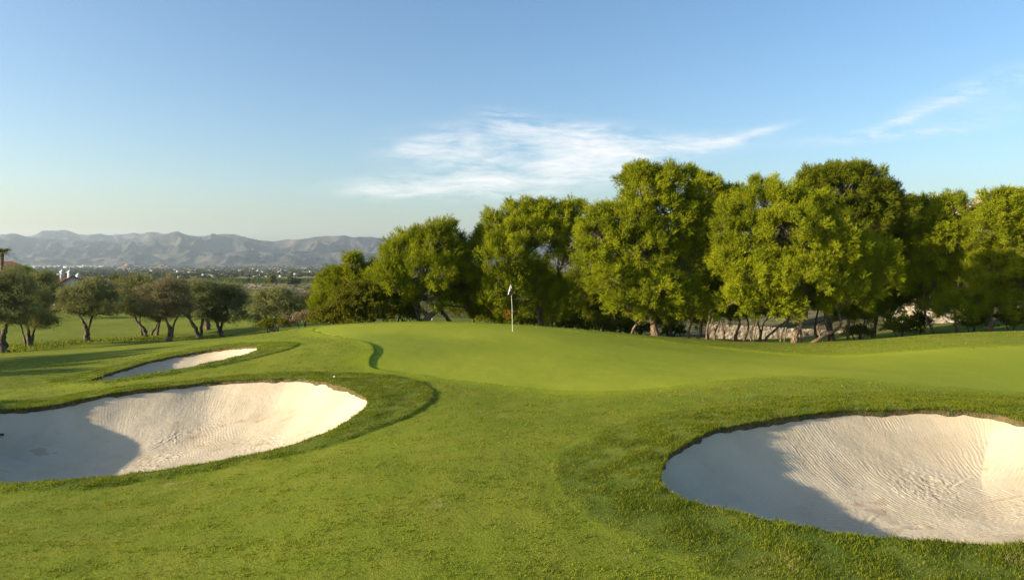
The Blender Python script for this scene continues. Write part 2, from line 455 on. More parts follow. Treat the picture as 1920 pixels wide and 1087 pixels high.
_YS = 5.0 * (260 / 5.0) ** np.linspace(0, 1, 900)


def ground_at(px, py):
    """where the sight line through a pixel first meets the bare terrain"""
    px = np.atleast_1d(np.asarray(px, float)); py = np.atleast_1d(np.asarray(py, float))
    X = (px[:, None] - 960) / F * _YS[None]; Zr = HC - (py[:, None] - HZ) / F * _YS[None]
    D = Zr - z_base(X, np.broadcast_to(_YS[None], X.shape))
    out = []
    for k in range(len(px)):
        j = np.argmax(D[k] < 0)
        if j == 0: j = int(np.argmin(np.abs(D[k])))
        t = D[k, j - 1] / (D[k, j - 1] - D[k, j]) if j > 0 and D[k, j] < 0 else 0
        y = _YS[j - 1] + t * (_YS[j] - _YS[j - 1]) if j > 0 else _YS[0]
        out.append(((px[k] - 960) / F * y, y))
    return np.array(out)


def spline(p, n=6, closed=True):
    p = np.asarray(p, float); m = len(p); res = []
    for i in range(m if closed else m - 1):
        if closed:
            a, b, c, d = p[i - 1], p[i], p[(i + 1) % m], p[(i + 2) % m]
        else:
            a, b, c, d = p[max(i - 1, 0)], p[i], p[i + 1], p[min(i + 2, m - 1)]
        for k in range(n):
            t = k / n
            res.append(0.5 * ((2 * b) + (c - a) * t + (2 * a - 5 * b + 4 * c - d) * t * t + (3 * b - a - 3 * c + d) * t ** 3))
    if not closed: res.append(p[-1])
    return np.array(res)


def poly_px(px_list, n=6):
    s = spline(px_list, n); return ground_at(s[:, 0], s[:, 1])


def sdf(X, Y, poly):
    """signed distance to a closed polygon (negative inside), arc length of the nearest edge point and that point"""
    X = np.asarray(X, float).ravel(); Y = np.asarray(Y, float).ravel()
    A = poly; B = np.roll(poly, -1, 0); E = B - A; L2 = (E ** 2).sum(1) + 1e-12; L = np.sqrt(L2); S = np.r_[0, np.cumsum(L)[:-1]]
    best = np.full(len(X), 1e9); arc = np.zeros(len(X)); nx = np.zeros(len(X)); ny = np.zeros(len(X)); ins = np.zeros(len(X), bool)
    for k in range(len(A)):
        dx = X - A[k, 0]; dy = Y - A[k, 1]
        t = np.clip((dx * E[k, 0] + dy * E[k, 1]) / L2[k], 0, 1)
        qx = A[k, 0] + t * E[k, 0]; qy = A[k, 1] + t * E[k, 1]
        d = (X - qx) ** 2 + (Y - qy) ** 2
        m = d < best
        best[m] = d[m]; arc[m] = S[k] + t[m] * L[k]; nx[m] = qx[m]; ny[m] = qy[m]
        if abs(E[k, 1]) > 1e-12:
            c = ((A[k, 1] > Y) != (B[k, 1] > Y)) & (X < E[k, 0] * (Y - A[k, 1]) / E[k, 1] + A[k, 0])
            ins ^= c
    d = np.sqrt(best); d[ins] *= -1
    return d, arc, nx, ny


# outlines on the ground, drawn over the photograph and dropped onto the terrain
SAND_PX = {
    'right': [(1229, 908), (1250, 870), (1300, 832), (1380, 806), (1500, 786), (1620, 777), (1740, 776), (1850, 783), (1920, 797), (2060, 830), (2180, 890), (2180, 960), (2060, 1022), (1920, 1035), (1760, 1031), (1600, 1018), (1450, 992), (1340, 966), (1260, 936)],
    'left': [(690, 762), (672, 742), (630, 726), (560, 716), (480, 718), (400, 722), (320, 731), (230, 741), (150, 755), (70, 773), (0, 789), (-60, 803), (-115, 835), (-125, 870), (-80, 900), (0, 915), (120, 911), (270, 895), (400, 876), (520, 851), (600, 825), (660, 792)],
    'far': [(488, 657), (470, 653), (430, 655), (380, 662), (330, 671), (280, 682), (225, 698), (165, 719), (215, 715), (270, 706), (340, 695), (410, 681), (465, 667)]}
COLLAR_PX = {
    'right': [(1036, 890), (1050, 855), (1110, 812), (1200, 782), (1340, 757), (1480, 740), (1620, 735), (1760, 736), (1920, 745), (2200, 780), (2400, 870), (2500, 990), (2500, 1100), (2200, 1180), (1900, 1190), (1600, 1165), (1400, 1115), (1270, 1060), (1150, 1010), (1070, 950)],
    'left': [(817, 748), (808, 730), (775, 716), (720, 706), (640, 702), (540, 701), (430, 708), (320, 718), (210, 729), (110, 747), (0, 770), (-100, 790), (-200, 830), (-210, 890), (-130, 935), (0, 934), (150, 925), (300, 903), (450, 878), (600, 845), (710, 808), (785, 775)],
    'far': [(562, 648), (545, 643), (500, 644), (450, 644), (400, 650), (340, 659), (270, 673), (200, 690), (130, 705), (82, 716), (110, 724), (180, 724), (270, 713), (360, 698), (440, 683), (515, 664)]}
GREEN_PX = [(590, 619), (600, 614), (650, 610), (720, 607), (800, 606.5), (900, 608), (1000, 613), (1100, 623), (1200, 635), (1300, 647), (1400, 658), (1500, 666), (1600, 667), (1762, 656), (1920, 650), (2300, 640), (2400, 700), (2200, 745), (1920, 737), (1800, 727), (1687, 719), (1575, 709),
            (1462, 706), (1390, 708), (1312, 717), (1200, 730), (1130, 735), (1040, 731), (940, 722), (840, 710), (760, 700), (706, 693), (698, 678), (707, 662), (700, 648), (680, 640), (640, 632), (606, 625)]
SAND = {k: poly_px(v, 7) for k, v in SAND_PX.items()}
COLLAR = {k: poly_px(v, 6) for k, v in COLLAR_PX.items()}
GREEN = poly_px(GREEN_PX, 5)
SAND_SMOOTH = {k: v.copy() for k, v in SAND.items()}
# ragged turf edge to the sand
for k, pl in SAND.items():
    q = []
    for a, b in zip(pl, np.roll(pl, -1, 0)):
        L = np.hypot(*(b - a)); n = max(1, int(L / 0.09))
        for i in range(n): q.append(a + (b - a) * i / n)
    q = np.array(q); cen = q.mean(0)
    d = q - cen; d /= np.hypot(d[:, 0], d[:, 1])[:, None]
    SAND[k] = q + d * (fbm(q[:, 0] * 1.6, q[:, 1] * 1.6, 4, 5, 0.6) * 0.055)[:, None]

MOUND = ground_at([690], [668])[0]


def relief(X, Y, dg=None, dcol=None):
    """shape of the turf on top of the bare terrain (no bunkers)"""
    X = np.asarray(X, float); Y = np.asarray(Y, float)
    z = z_base(X, Y)
    near = np.exp(-((X ** 2 + (Y - 20) ** 2) / 60 ** 2))
    calm = 1.0 if dg is None else 1 - 0.5 * sstep(-dg, -0.3, 0.8)
    z = z + near * calm * (0.024 * fbm(X * 0.35, Y * 0.35, 3, 3) + 0.007 * fbm(X * 1.7, Y * 1.7, 3, 9))
    z = z + (1 - near) * 0.12 * fbm(X * 0.12, Y * 0.12, 4, 4)
    z = z + 0.55 * np.exp(-((X + 13.9) ** 2 / 1.3 ** 2 + (Y - 15.6) ** 2 / 2.6 ** 2))     # unseen bank added beyond the frame to cast shade into the wide bunker
    if dg is not None:
        w = np.exp(-((X - MOUND[0]) ** 2 / 1.7 ** 2 + (Y - MOUND[1]) ** 2 / 5.0 ** 2))
        z = z + w * 0.045 * sstep(dg, -0.2, 0.15) * np.exp(-np.maximum(dg, 0) / 2.5)
        z = z + 0.028 * sstep(dg, -0.02, 0.1)                       # fringe stands a little above the green
    if dcol is not None:
        z = z + 0.045 * sstep(-dcol, -0.03, 0.12)                    # the uncut band round a bunker stands higher
    return z


# the grid: rows get closer to each other near the camera
def rows():
    ys = [-14.0]
    while ys[-1] < 262:
        y = ys[-1]
        d = 0.6 if y < 4.5 else (0.055 if y < 9 else (0.07 if y < 16 else (0.10 if y < 24 else (0.13 if y < 37 else min(4.0, 0.13 + (y - 37) * 0.03)))))
        ys.append(y + d)
    return np.array(ys)


R_ = rows()
t_ = np.linspace(-1, 1, 940)
S_ = np.sign(t_) * np.where(np.abs(t_) < 0.86, np.abs(t_) * 0.80, 0.86 * 0.80 + (np.abs(t_) - 0.86) * 9.0)
GX = S_[None, :] * (np.maximum(R_, 4)[:, None] + 3.0) * np.where(R_ < 4, 1.0, 1.0)[:, None]
GY = np.broadcast_to(R_[:, None], GX.shape).copy()
shp = GX.shape
X = GX.ravel().copy(); Y = GY.ravel().copy()


def sdf_box(poly, pad=3.0):
    m = (X > poly[:, 0].min() - pad) & (X < poly[:, 0].max() + pad) & (Y > poly[:, 1].min() - pad) & (Y < poly[:, 1].max() + pad)
    d = np.full(len(X), 50.0); nx = np.zeros(len(X)); ny = np.zeros(len(X))
    i = np.where(m)[0]
    dd, _, a, b = sdf(X[i], Y[i], poly)
    d[i] = dd; nx[i] = a; ny[i] = b
    return d, nx, ny


cell = 0.045 + 0.0018 * np.maximum(Y, 0) + 0.0004 * np.maximum(Y - 10, 0) * 4
for pl in list(SAND.values()) + [GREEN]:              # pull grid points near an outline onto it, for a clean edge
    d, nx, ny = sdf_box(pl, 1.0)
    m = np.abs(d) < cell * 0.6
    X[m] = nx[m]; Y[m] = ny[m]
D_S = {k: sdf_box(v)[0] for k, v in SAND.items()}
D_C = {k: sdf_box(v)[0] for k, v in COLLAR.items()}
D_G = sdf_box(GREEN, 8.0)[0]
EDGE_N = 0.22 * fbm(X * 1.8, Y * 1.8, 3, 111)
dC = np.minimum(np.minimum(D_C['left'], D_C['far']), np.where(D_C['right'] < 0, np.minimum(D_C['right'] * 0.08, 0), D_C['right'])); dS = np.minimum.reduce(list(D_S.values()))
Z = relief(X, Y, D_G, dC)
roll = 0.035 * np.exp(-((dS - 0.25) / 0.35) ** 2) * (dS > -0.05)      # turf rolls up a little over the sand
Z = Z + roll
rough = np.maximum(sstep(-np.minimum(D_C['left'], D_C['far']), -0.05, 0.1), sstep(-D_C['right'] + EDGE_N, -0.05, 0.3)) * 0.95
fringe = (D_G > -0.05) * (1 - sstep(D_G, 0.1, 1.3))
wild = sstep(Y - 52 - 3 * fbm(X * .1, Y * .1, 3, 8), 0, 6) * sstep(X + 3 * fbm(X * .1, Y * .1, 3, 2), 12, 16)
wild = np.maximum(wild, sstep(Y + 6 * fbm(X * .05, Y * .05, 3, 8), 108, 114) * (1 - sstep(X, -70, -60) * 1.0) )
wild = np.maximum(wild, sstep(Y, 100, 110) * sstep(-X - 25, -12, 0))
ppx_ = 960 + X / np.maximum(Y, 1) * F
wild = wild * (1 - sstep(ppx_, 690, 760) * (1 - sstep(ppx_, 940, 1000)) * (Y > 40))
nr, nc = shp
I = np.arange(nr * nc).reshape(shp)
Q = np.stack([I[:-1, :-1], I[:-1, 1:], I[1:, 1:], I[1:, :-1]], -1).reshape(-1, 4)
cx = X[Q].mean(1); cy = Y[Q].mean(1)
fs = dS[Q].mean(1) < 0; fg = D_G[Q].mean(1) < 0
V = np.c_[X, Y, Z]


def sub_mesh(name, mask, mat, attrs):
    q = Q[mask]; used = np.unique(q); mp = np.full(len(V), -1); mp[used] = np.arange(len(used))
    return mesh_obj(name, V[used], mp[q], mat, None, True, {k: v[used] for k, v in attrs.items()})


ground = sub_mesh('ground', (~fs) & (~fg), M_TURF, {'rough': rough, 'fringe': fringe, 'wild': wild})
tag(ground, 'mown green fairway turf rolling round the bunkers and the putting green', 'fairway', None, 'structure')
pgreen = sub_mesh('putting_green', (~fs) & fg, M_GREEN, {'rough': rough})
tag(pgreen, 'smooth bright putting green with the flagstick standing in it', 'putting green', None, 'structure')


def zt(x, y):
    """turf height with every outline taken into account"""
    x = np.atleast_1d(np.asarray(x, float)); y = np.atleast_1d(np.asarray(y, float))
    dg = sdf(x, y, GREEN)[0]; dr_ = sdf(x, y, COLLAR['right'])[0]
    dc = np.minimum(np.minimum(sdf(x, y, COLLAR['left'])[0], sdf(x, y, COLLAR['far'])[0]), np.where(dr_ < 0, dr_ * 0.08, dr_))
    ds = np.minimum.reduce([sdf(x, y, c)[0] for c in SAND.values()])
    return relief(x, y, dg, dc) + 0.035 * np.exp(-((ds - 0.25) / 0.35) ** 2) * (ds > -0.05)


# ------------------------------------------------------------------ bunkers
BUNK = {'right': dict(D=0.9, W=2.5, lip=0.05, step=0.015, label='large pale sand bunker with raked ridges in the right foreground'),
        'left': dict(D=0.95, W=2.6, lip=0.05, step=0.020, label='wide pale sand bunker, half in shade, at the left edge'),
        'far': dict(D=0.45, W=1.6, lip=0.06, step=0.04, label='small narrow sand bunker on the slope farthest from the camera')}


def sand_z(k, x, y, d, arc=None):
    b = BUNK[k]
    s = np.clip(-d / b['W'], 0, 1)
    prof = 1 - (1 - s) ** 2.2
    return relief(x, y, None, np.full(np.shape(x), -1.0)) - b['lip'] * 0.6 - b['D'] * prof


for k, pl in SAND.items():
    b = BUNK[k]; st_ = b['step']
    xs = np.arange(pl[:, 0].min() - st_ * 3, pl[:, 0].max() + st_ * 3, st_); ys = np.arange(pl[:, 1].min() - st_ * 3, pl[:, 1].max() + st_ * 3, st_)
    bx, by = np.meshgrid(xs, ys); sh = bx.shape; bx = bx.ravel(); by = by.ravel()
    d, _, nx, ny = sdf(bx, by, pl)
    ds_, arc, _, _ = sdf(bx, by, SAND_SMOOTH[k])
    keep = d < st_ * 1.6
    dr = d; d = np.minimum(ds_ - 0.02, 0)
    z = np.zeros(len(bx))
    z[keep] = sand_z(k, bx[keep], by[keep], d[keep])
    # raked ridges up the banks, trodden and combed sand on the floor
    wv = fbm(bx * 0.7, by * 0.7, 3, 21)
    band = sstep(-d, 0.02, 0.15) * (1 - sstep(-d + 0.30 * wv, 1.25, 1.7))
    furrow = np.sin(2 * np.pi * (arc + 0.03 * fbm(bx * 3, by * 3, 2, 31)) / 0.064)
    amp = {'right': 0.0038, 'left': 0.0028, 'far': 0.0025}[k]
    patch = 0.25 + 0.75 * sstep(fbm(bx * 0.6, by * 0.6, 2, 45), -0.3, 0.1)
    z += amp * 0.8 * band * np.sign(furrow) * np.abs(furrow) ** 0.7 * patch
    floor = sstep(-d + 0.35 * wv, 1.2, 1.7)
    for (ca__, sa__, sd_) in ((0.9, 0.35, 71), (0.5, 0.85, 72), (0.97, -0.2, 73)):
        cmask = sstep(fbm(bx * 0.6 + sd_, by * 0.6, 2, sd_), 0.12, 0.3)
        z += floor * cmask * 0.0028 * np.sin(2 * np.pi * (bx * sa__ + by * ca__ + 0.10 * fbm(bx * .8, by * .8, 2, sd_)) / 0.066)
    trod = 0.35 + 0.65 * sstep(fbm(bx * 0.5, by * 0.5, 2, 91), -0.25, 0.25)
    z += (0.35 + 0.65 * floor) * trod * (0.0085 * fbm(bx * 12, by * 12, 3, 81, 0.75) + 0.004 * np.maximum(fbm(bx * 5, by * 5, 2, 82), 0))
    z += 0.012 * fbm(bx * 1.1, by * 1.1, 2, 99)
    rngb = np.random.default_rng(len(k))
    cen = pl.mean(0)
    # rake drag lines
    for i in range(6):
        a0 = cen + (rngb.random(2) - 0.5) * (pl.max(0) - pl.min(0)) * 0.7; th = rngb.uniform(-0.2, 1.2); L = rngb.uniform(0.7, 1.8)
        u = (bx - a0[0]) * np.cos(th) + (by - a0[1]) * np.sin(th); v = -(bx - a0[0]) * np.sin(th) + (by - a0[1]) * np.cos(th) + 0.12 * (u / L) ** 2
        lm = (np.abs(u) < L / 2) * sstep(L / 2 - np.abs(u), 0, 0.3) * floor
        z += 0.010 * np.exp(-(v / 0.025) ** 2) * lm - 0.009 * np.exp(-((v - 0.05) / 0.022) ** 2) * lm
    for j in range(14):
        fx = cen[0] + (rngb.random() - 0.5) * (pl[:, 0].max() - pl[:, 0].min()) * 0.8; fy = cen[1] + (rngb.random() - 0.5) * (pl[:, 1].max() - pl[:, 1].min()) * 0.6
        r2 = ((bx - fx) / 0.11) ** 2 + ((by - fy) / 0.06) ** 2
        z += (-0.014 * np.exp(-r2) + 0.007 * np.exp(-(np.sqrt(r2) - 1.5) ** 2 * 4)) * floor
    damp = 0.6 * sstep(fbm(bx * 1.1 + 9, by * 2.2, 4, 101, 0.6), 0.62, 0.85) * sstep(-d, 0.4, 1.2)
    # grid points close to the outline snap to it
    d = dr
    m = keep & (np.abs(d) < st_ * 0.6)
    bx[m] = nx[m]; by[m] = ny[m]
    Ii = np.arange(len(bx)).reshape(sh)
    q = np.stack([Ii[:-1, :-1], Ii[:-1, 1:], Ii[1:, 1:], Ii[1:, :-1]], -1).reshape(-1, 4)
    q = q[(d[q].max(1) < st_ * 1.5) & (d[q].mean(1) < 0.3 * st_)]
    used = np.unique(q); mp = np.full(len(bx), -1); mp[used] = np.arange(len(used))
    o = mesh_obj('sand_bunker', np.c_[bx, by, z][used], mp[q], M_SAND, None, True, {'damp': damp[used]})
    tag(o, b['label'], 'bunker', 'sand bunkers round the green', 'structure')
    # soil lip between turf and sand
    zt_ = zt(pl[:, 0], pl[:, 1]); zs_ = sand_z(k, pl[:, 0], pl[:, 1], np.zeros(len(pl)))
    cen = pl.mean(0); inn = (cen - pl); inn /= np.hypot(inn[:, 0], inn[:, 1])[:, None]
    t1 = np.c_[pl - inn * 0.02, zt_ + 0.004]; t2 = np.c_[pl + inn * (0.012 + 0.015 * fbm(pl[:, 0] * 6, pl[:, 1] * 6, 3, 4))[:, None], (zt_ + zs_) / 2 + 0.02]; t3 = np.c_[pl + inn * 0.02, zs_ - 0.08]
    n = len(pl); r = np.arange(n); r2 = (r + 1) % n
    fq = np.concatenate([np.stack([r, r2, r2 + n, r + n], -1), np.stack([r + n, r2 + n, r2 + 2 * n, r + 2 * n], -1)])
    mesh_obj('lip', np.concatenate([t1, t2, t3]), fq, M_SOIL, o, True)


# ------------------------------------------------------------------ uncut grass round the bunkers
def blades(x, y, z, h, w, lean_dir, lean, rng, droop=0.35):
    n = len(x); th = rng.uniform(0, 2 * np.pi, n)
    sx_, sy_ = np.cos(th) * w / 2, np.sin(th) * w / 2
    la = rng.uniform(0, 2 * np.pi, n); lx = np.cos(la) * lean * rng.random(n) + lean_dir[0]; ly = np.sin(la) * lean * rng.random(n) + lean_dir[1]
    v = np.empty((n, 5, 3))
    v[:, 0] = np.c_[x - sx_, y - sy_, z]; v[:, 1] = np.c_[x + sx_, y + sy_, z]
    mx, my, mz = x + lx * h * 0.4, y + ly * h * 0.4, z + h * 0.6
    v[:, 2] = np.c_[mx + sx_ * 0.8, my + sy_ * 0.8, mz]; v[:, 3] = np.c_[mx - sx_ * 0.8, my - sy_ * 0.8, mz]
    v[:, 4] = np.c_[x + lx * h * 1.1, y + ly * h * 1.1, z + h * (1 - droop * rng.random(n))]
    base = (np.arange(n) * 5)[:, None]
    return v.reshape(-1, 3), base + np.array([[0, 1, 2, 3]]), base + np.array([[3, 2, 4]])


def scatter(poly, n, rng, inner=None):
    lo, hi = poly.min(0), poly.max(0)
    x = rng.uniform(lo[0], hi[0], n); y = rng.uniform(lo[1], hi[1], n)
    return x, y


ROUGH = {'right': (5000, 0.040, 0.0055, 'long green grass fringing the right foreground bunker'), 'left': (2800, 0.034, 0.008, 'uncut grass band round the wide left bunker'), 'far': (900, 0.032, 0.016, 'uncut grass band round the small far bunker')}
for k, (dens_, hh, ww, lab) in ROUGH.items():
    rng = np.random.default_rng(33 + len(k)); pl = COLLAR[k]
    lo, hi = pl.min(0) - 0.1, pl.max(0) + 0.1
    n = int(dens_ * (hi - lo).prod())
    x = rng.uniform(lo[0], hi[0], n); y = rng.uniform(lo[1], hi[1], n)
    vis = (np.abs(x) < 0.80 * y + 0.5) & (y > 5.2)
    x, y = x[vis], y[vis]
    dc = sdf(x, y, pl)[0]; m = (dc < 0.03 * rng.standard_normal(len(x))) if k != 'right' else (rng.random(len(x)) < sstep(-dc + 0.22 * fbm(x * 1.8, y * 1.8, 3, 111), -0.05, 0.35)); x, y, dc = x[m], y[m], dc[m]
    ds = sdf(x, y, SAND[k])[0]; m = ds > -0.015 + 0.02 * rng.standard_normal(len(x)); x, y, ds, dc = x[m], y[m], ds[m], dc[m]
    tuft = fbm(x * 2.2, y * 2.2, 3, 14)
    m = rng.random(len(x)) < np.clip(0.72 + 0.9 * tuft, 0.25, 1); x, y, tuft, ds = x[m], y[m], tuft[m], ds[m]; m2 = m
    z = zt(x, y) - 0.004
    h = hh * (0.55 + 0.7 * rng.random(len(x))) * np.clip(1 + 0.55 * tuft, 0.4, 1.6) * (1 + 0.35 * np.exp(-ds / 0.15)) * (1 if k != 'right' else (0.5 + 0.5 * sstep(-dc[m2], 0, 0.9)))
    # overhanging fringe along the sand
    sp_ = SAND[k]; seg = np.roll(sp_, -1, 0) - sp_; Ls = np.hypot(seg[:, 0], seg[:, 1])
    ne = int(Ls.sum() * {'right': 800, 'left': 520, 'far': 240}[k]); j = rng.choice(len(sp_), ne, p=Ls / Ls.sum()); tt = rng.random((ne, 1))
    ep = sp_[j] + seg[j] * tt; nrm_ = np.c_[-seg[j, 1], seg[j, 0]] / (Ls[j, None] + 1e-9)
    sgn = np.sign(sdf(ep[:, 0] + nrm_[:, 0] * .05, ep[:, 1] + nrm_[:, 1] * .05, sp_)[0])[:, None]; inw = -nrm_ * sgn
    ep = ep - inw * np.abs(rng.normal(0, .035, (ne, 1))) + inw * .012
    x = np.r_[x, ep[:, 0]]; y = np.r_[y, ep[:, 1]]; z = np.r_[z, zt(ep[:, 0], ep[:, 1]) - .012 - .03 * rng.random(ne)]
    he = hh * rng.uniform(.4, 1.7, ne) * np.clip(1 + .8 * fbm(ep[:, 0] * 3, ep[:, 1] * 3, 3, 8), .4, 1.8); h = np.r_[h, he]
    ld = [np.r_[np.full(len(x) - ne, .1), inw[:, 0] * rng.uniform(.2, 1.1, ne)], np.r_[np.full(len(x) - ne, -.05), inw[:, 1] * rng.uniform(.2, 1.1, ne)]]
    x_, y_ = x, y
    v, q, t = blades(x, y, z, h, ww * rng.uniform(0.7, 1.3, len(x)), ld, 0.9, rng)
    o = mesh_obj('rough_grass', v, [q, t], M_BLADE)
    tag(o, lab, 'grass', None, 'stuff')

# the mown turf itself: short leaning blades, thinner on the ground the farther they are from the viewpoint
rng = np.random.default_rng(61)
n = 380000
y = 6.2 * (34 / 6.2) ** rng.random(n); x = rng.uniform(-0.79, 0.79, n) * y
dg = sdf(x, y, GREEN)[0]; dc = np.minimum.reduce([sdf(x, y, c)[0] for c in COLLAR.values()])
lod = np.clip(8 / y, .35, 1)
pat = 0.7 * np.where(y < 14, fbm(x * 6, y * 9, 3, 17, .65), fbm(x * 3, y * 4, 3, 17, .65)) + 0.5 * fbm(x * 1.1, y * 1.8, 3, 18, .6)
dcr = sdf(x, y, COLLAR['right'])[0]; dlf = np.minimum(sdf(x, y, COLLAR['left'])[0], sdf(x, y, COLLAR['far'])[0])
m = (dg > 0.05) & (rng.random(n) < 0.12 + 0.88 * sstep(dg, 0.2, 1.3)) & (dlf > -0.02) & (rng.random(n) > sstep(-dcr + 0.22 * fbm(x * 1.8, y * 1.8, 3, 111), 0.1, 0.5)) & (sdf(x, y, SAND['right'])[0] > 0.05) & (rng.random(n) < np.clip(0.42 + 1.1 * pat, .04, 1))
x, y, pat = x[m], y[m], pat[m]
z = zt(x, y) - 0.003
h = (0.014 + 0.0003 * y) * rng.uniform(.5, 1.4, len(x)) * np.clip(1 + 1.0 * pat, .4, 2.0)
v, q, t = blades(x, y, z, h, 0.0082 * (y / 8) ** 0.7 * rng.uniform(.7, 1.3, len(x)), (0.25, 0.05), 1.1, rng)
M_TURFBLADE = leaf_mat('turf_blades', (0.117, 0.165, 0.011), (0.199, 0.237, 0.014), (0.332, 0.283, 0.081), 0.35, 0.8, None, 0.8)
tag(mesh_obj('turf_grass', v, [q, t], M_TURFBLADE), 'short mown grass blades of the apron in front of the green', 'grass', None, 'stuff')

# ------------------------------------------------------------------ trees
def tube(path, rad, sides=7, seed=0, rough=0.12):
    """tapering limb along a path; returns vertices and quads"""
    path = np.asarray(path, float); rad = np.asarray(rad, float); n = len(path)
    T = np.gradient(path, axis=0); T /= np.linalg.norm(T, axis=1)[:, None] + 1e-9
    up = np.array([0.31, 0.17, 0.93]) if abs(T[:, 2]).mean() < 0.8 else np.array([0.9, 0.3, 0.1])
    Nn = np.cross(T, up); Nn /= np.linalg.norm(Nn, axis=1)[:, None] + 1e-9; B = np.cross(T, Nn)
    a = np.linspace(0, 2 * np.pi, sides, endpoint=False)
    rr = rad[:, None] * (1 + rough * np.random.default_rng(seed).standard_normal((n, sides)))
    v = path[:, None] + rr[..., None] * (np.cos(a)[None, :, None] * Nn[:, None] + np.sin(a)[None, :, None] * B[:, None])
    I_ = np.arange(n * sides).reshape(n, sides)
    q = np.stack([I_[:-1], np.roll(I_[:-1], -1, 1), np.roll(I_[1:], -1, 1), I_[1:]], -1).reshape(-1, 4)
    return v.reshape(-1, 3), q


class MB:
    def __init__(self):
        self.v = []; self.f = []; self.n = 0

    def add(self, v, *faces):
        self.v.append(np.asarray(v, float))
        for f in faces: self.f.append(np.asarray(f) + self.n)
        self.n += len(v); return self

    def build(self, name, mat, parent=None, smooth=False):
        byk = {}
        for f in self.f: byk.setdefault(f.shape[1], []).append(f)
        return mesh_obj(name, np.concatenate(self.v), [np.concatenate(x) for x in byk.values()], mat, parent, smooth)

    def box(self, lo, hi, rot=0.0, piv=None):
        lo = np.array(lo, float); hi = np.array(hi, float)
        c = np.array([[x, y, z] for z in (lo[2], hi[2]) for (x, y) in ((lo[0], lo[1]), (hi[0], lo[1]), (hi[0], hi[1]), (lo[0], hi[1]))])
        if rot:
            p = np.array(piv if piv is not None else (lo + hi) / 2); d = c - p
            c = c.copy(); c[:, 0] = p[0] + d[:, 0] * math.cos(rot) - d[:, 1] * math.sin(rot); c[:, 1] = p[1] + d[:, 0] * math.sin(rot) + d[:, 1] * math.cos(rot)
        return self.add(c, [[0, 3, 2, 1], [4, 5, 6, 7], [0, 1, 5, 4], [1, 2, 6, 5], [2, 3, 7, 6], [3, 0, 4, 7]])

    def tube(self, path, rad, sides=7, seed=0, rough=0.0):
        v, q = tube(path, rad, sides, seed, rough); n = len(path)
        self.add(v, q, [[i for i in range(sides)][::-1][:4]] if False else q[:0])
        # end caps as fans of triangles
        top = np.array(path[-1]); bot = np.array(path[0])
        self.add(np.concatenate([v[-sides:], [top]]), [[i, (i + 1) % sides, sides] for i in range(sides)])
        self.add(np.concatenate([v[:sides], [bot]]), [[(i + 1) % sides, i, sides] for i in range(sides)])
        return self


def unit(v):
    return v / (np.linalg.norm(v, axis=-1, keepdims=True) + 1e-9)


def rdir(rng, n):
    return unit(rng.standard_normal((n, 3)))


def needles(pos, axis, L, K, nl, nw, rng, spread=0.9):
    """tufts: K thin triangles round each shoot"""
    n = len(pos)
    t = rng.random((n, K, 1))
    base = pos[:, None] + axis[:, None] * (t * L[:, None, None])
    d = unit(axis[:, None] * rng.uniform(0.25, 1.0, (n, K, 1)) + spread * unit(rng.standard_normal((n, K, 3))))
    ln = nl * rng.uniform(0.6, 1.2, (n, K, 1))
    side = unit(np.cross(d, rng.standard_normal((n, K, 3)))) * (nw / 2)
    v = np.stack([base - side, base + side, base + d * ln], 2).reshape(-1, 3)
    return v, np.arange(len(v)).reshape(-1, 3)


def leaves(pos, axis, L, K, nl, nw, rng, spread=1.2):
    """leafy twigs: K small leaf blades (two triangles folded to a kite) along each"""
    n = len(pos)
    t = rng.random((n, K, 1))
    base = pos[:, None] + axis[:, None] * (t * L[:, None, None])
    d = unit(axis[:, None] * rng.uniform(0.1, 0.9, (n, K, 1)) + spread * unit(rng.standard_normal((n, K, 3))))
    ln = nl * rng.uniform(0.6, 1.25, (n, K, 1))
    side = unit(np.cross(d, rng.standard_normal((n, K, 3)))) * (nw / 2)
    m = base + d * ln * 0.45
    v = np.stack([base, m - side, base + d * ln, m + side], 2).reshape(-1, 3)
    return v, np.arange(len(v)).reshape(-1, 4)


def bez(a, b, sag, rng, n=7, wob=0.05):
    a = np.array(a, float); b = np.array(b, float); t = np.linspace(0, 1, n)[:, None]
    L = np.linalg.norm(b - a)
    w = np.cumsum(rng.standard_normal((n, 3)), 0) * wob * L * 0.35; w -= t * w[-1]; w[0] = 0
    c = (a + b) / 2 + np.array([0, 0, sag * L])
    return (1 - t) ** 2 * a + 2 * t * (1 - t) * c + t * t * b + w


def px3(px, py, Y):
    return np.array([(px - 960) / F * Y, Y, HC - (py - HZ) / F * Y])


NTRI = [0]


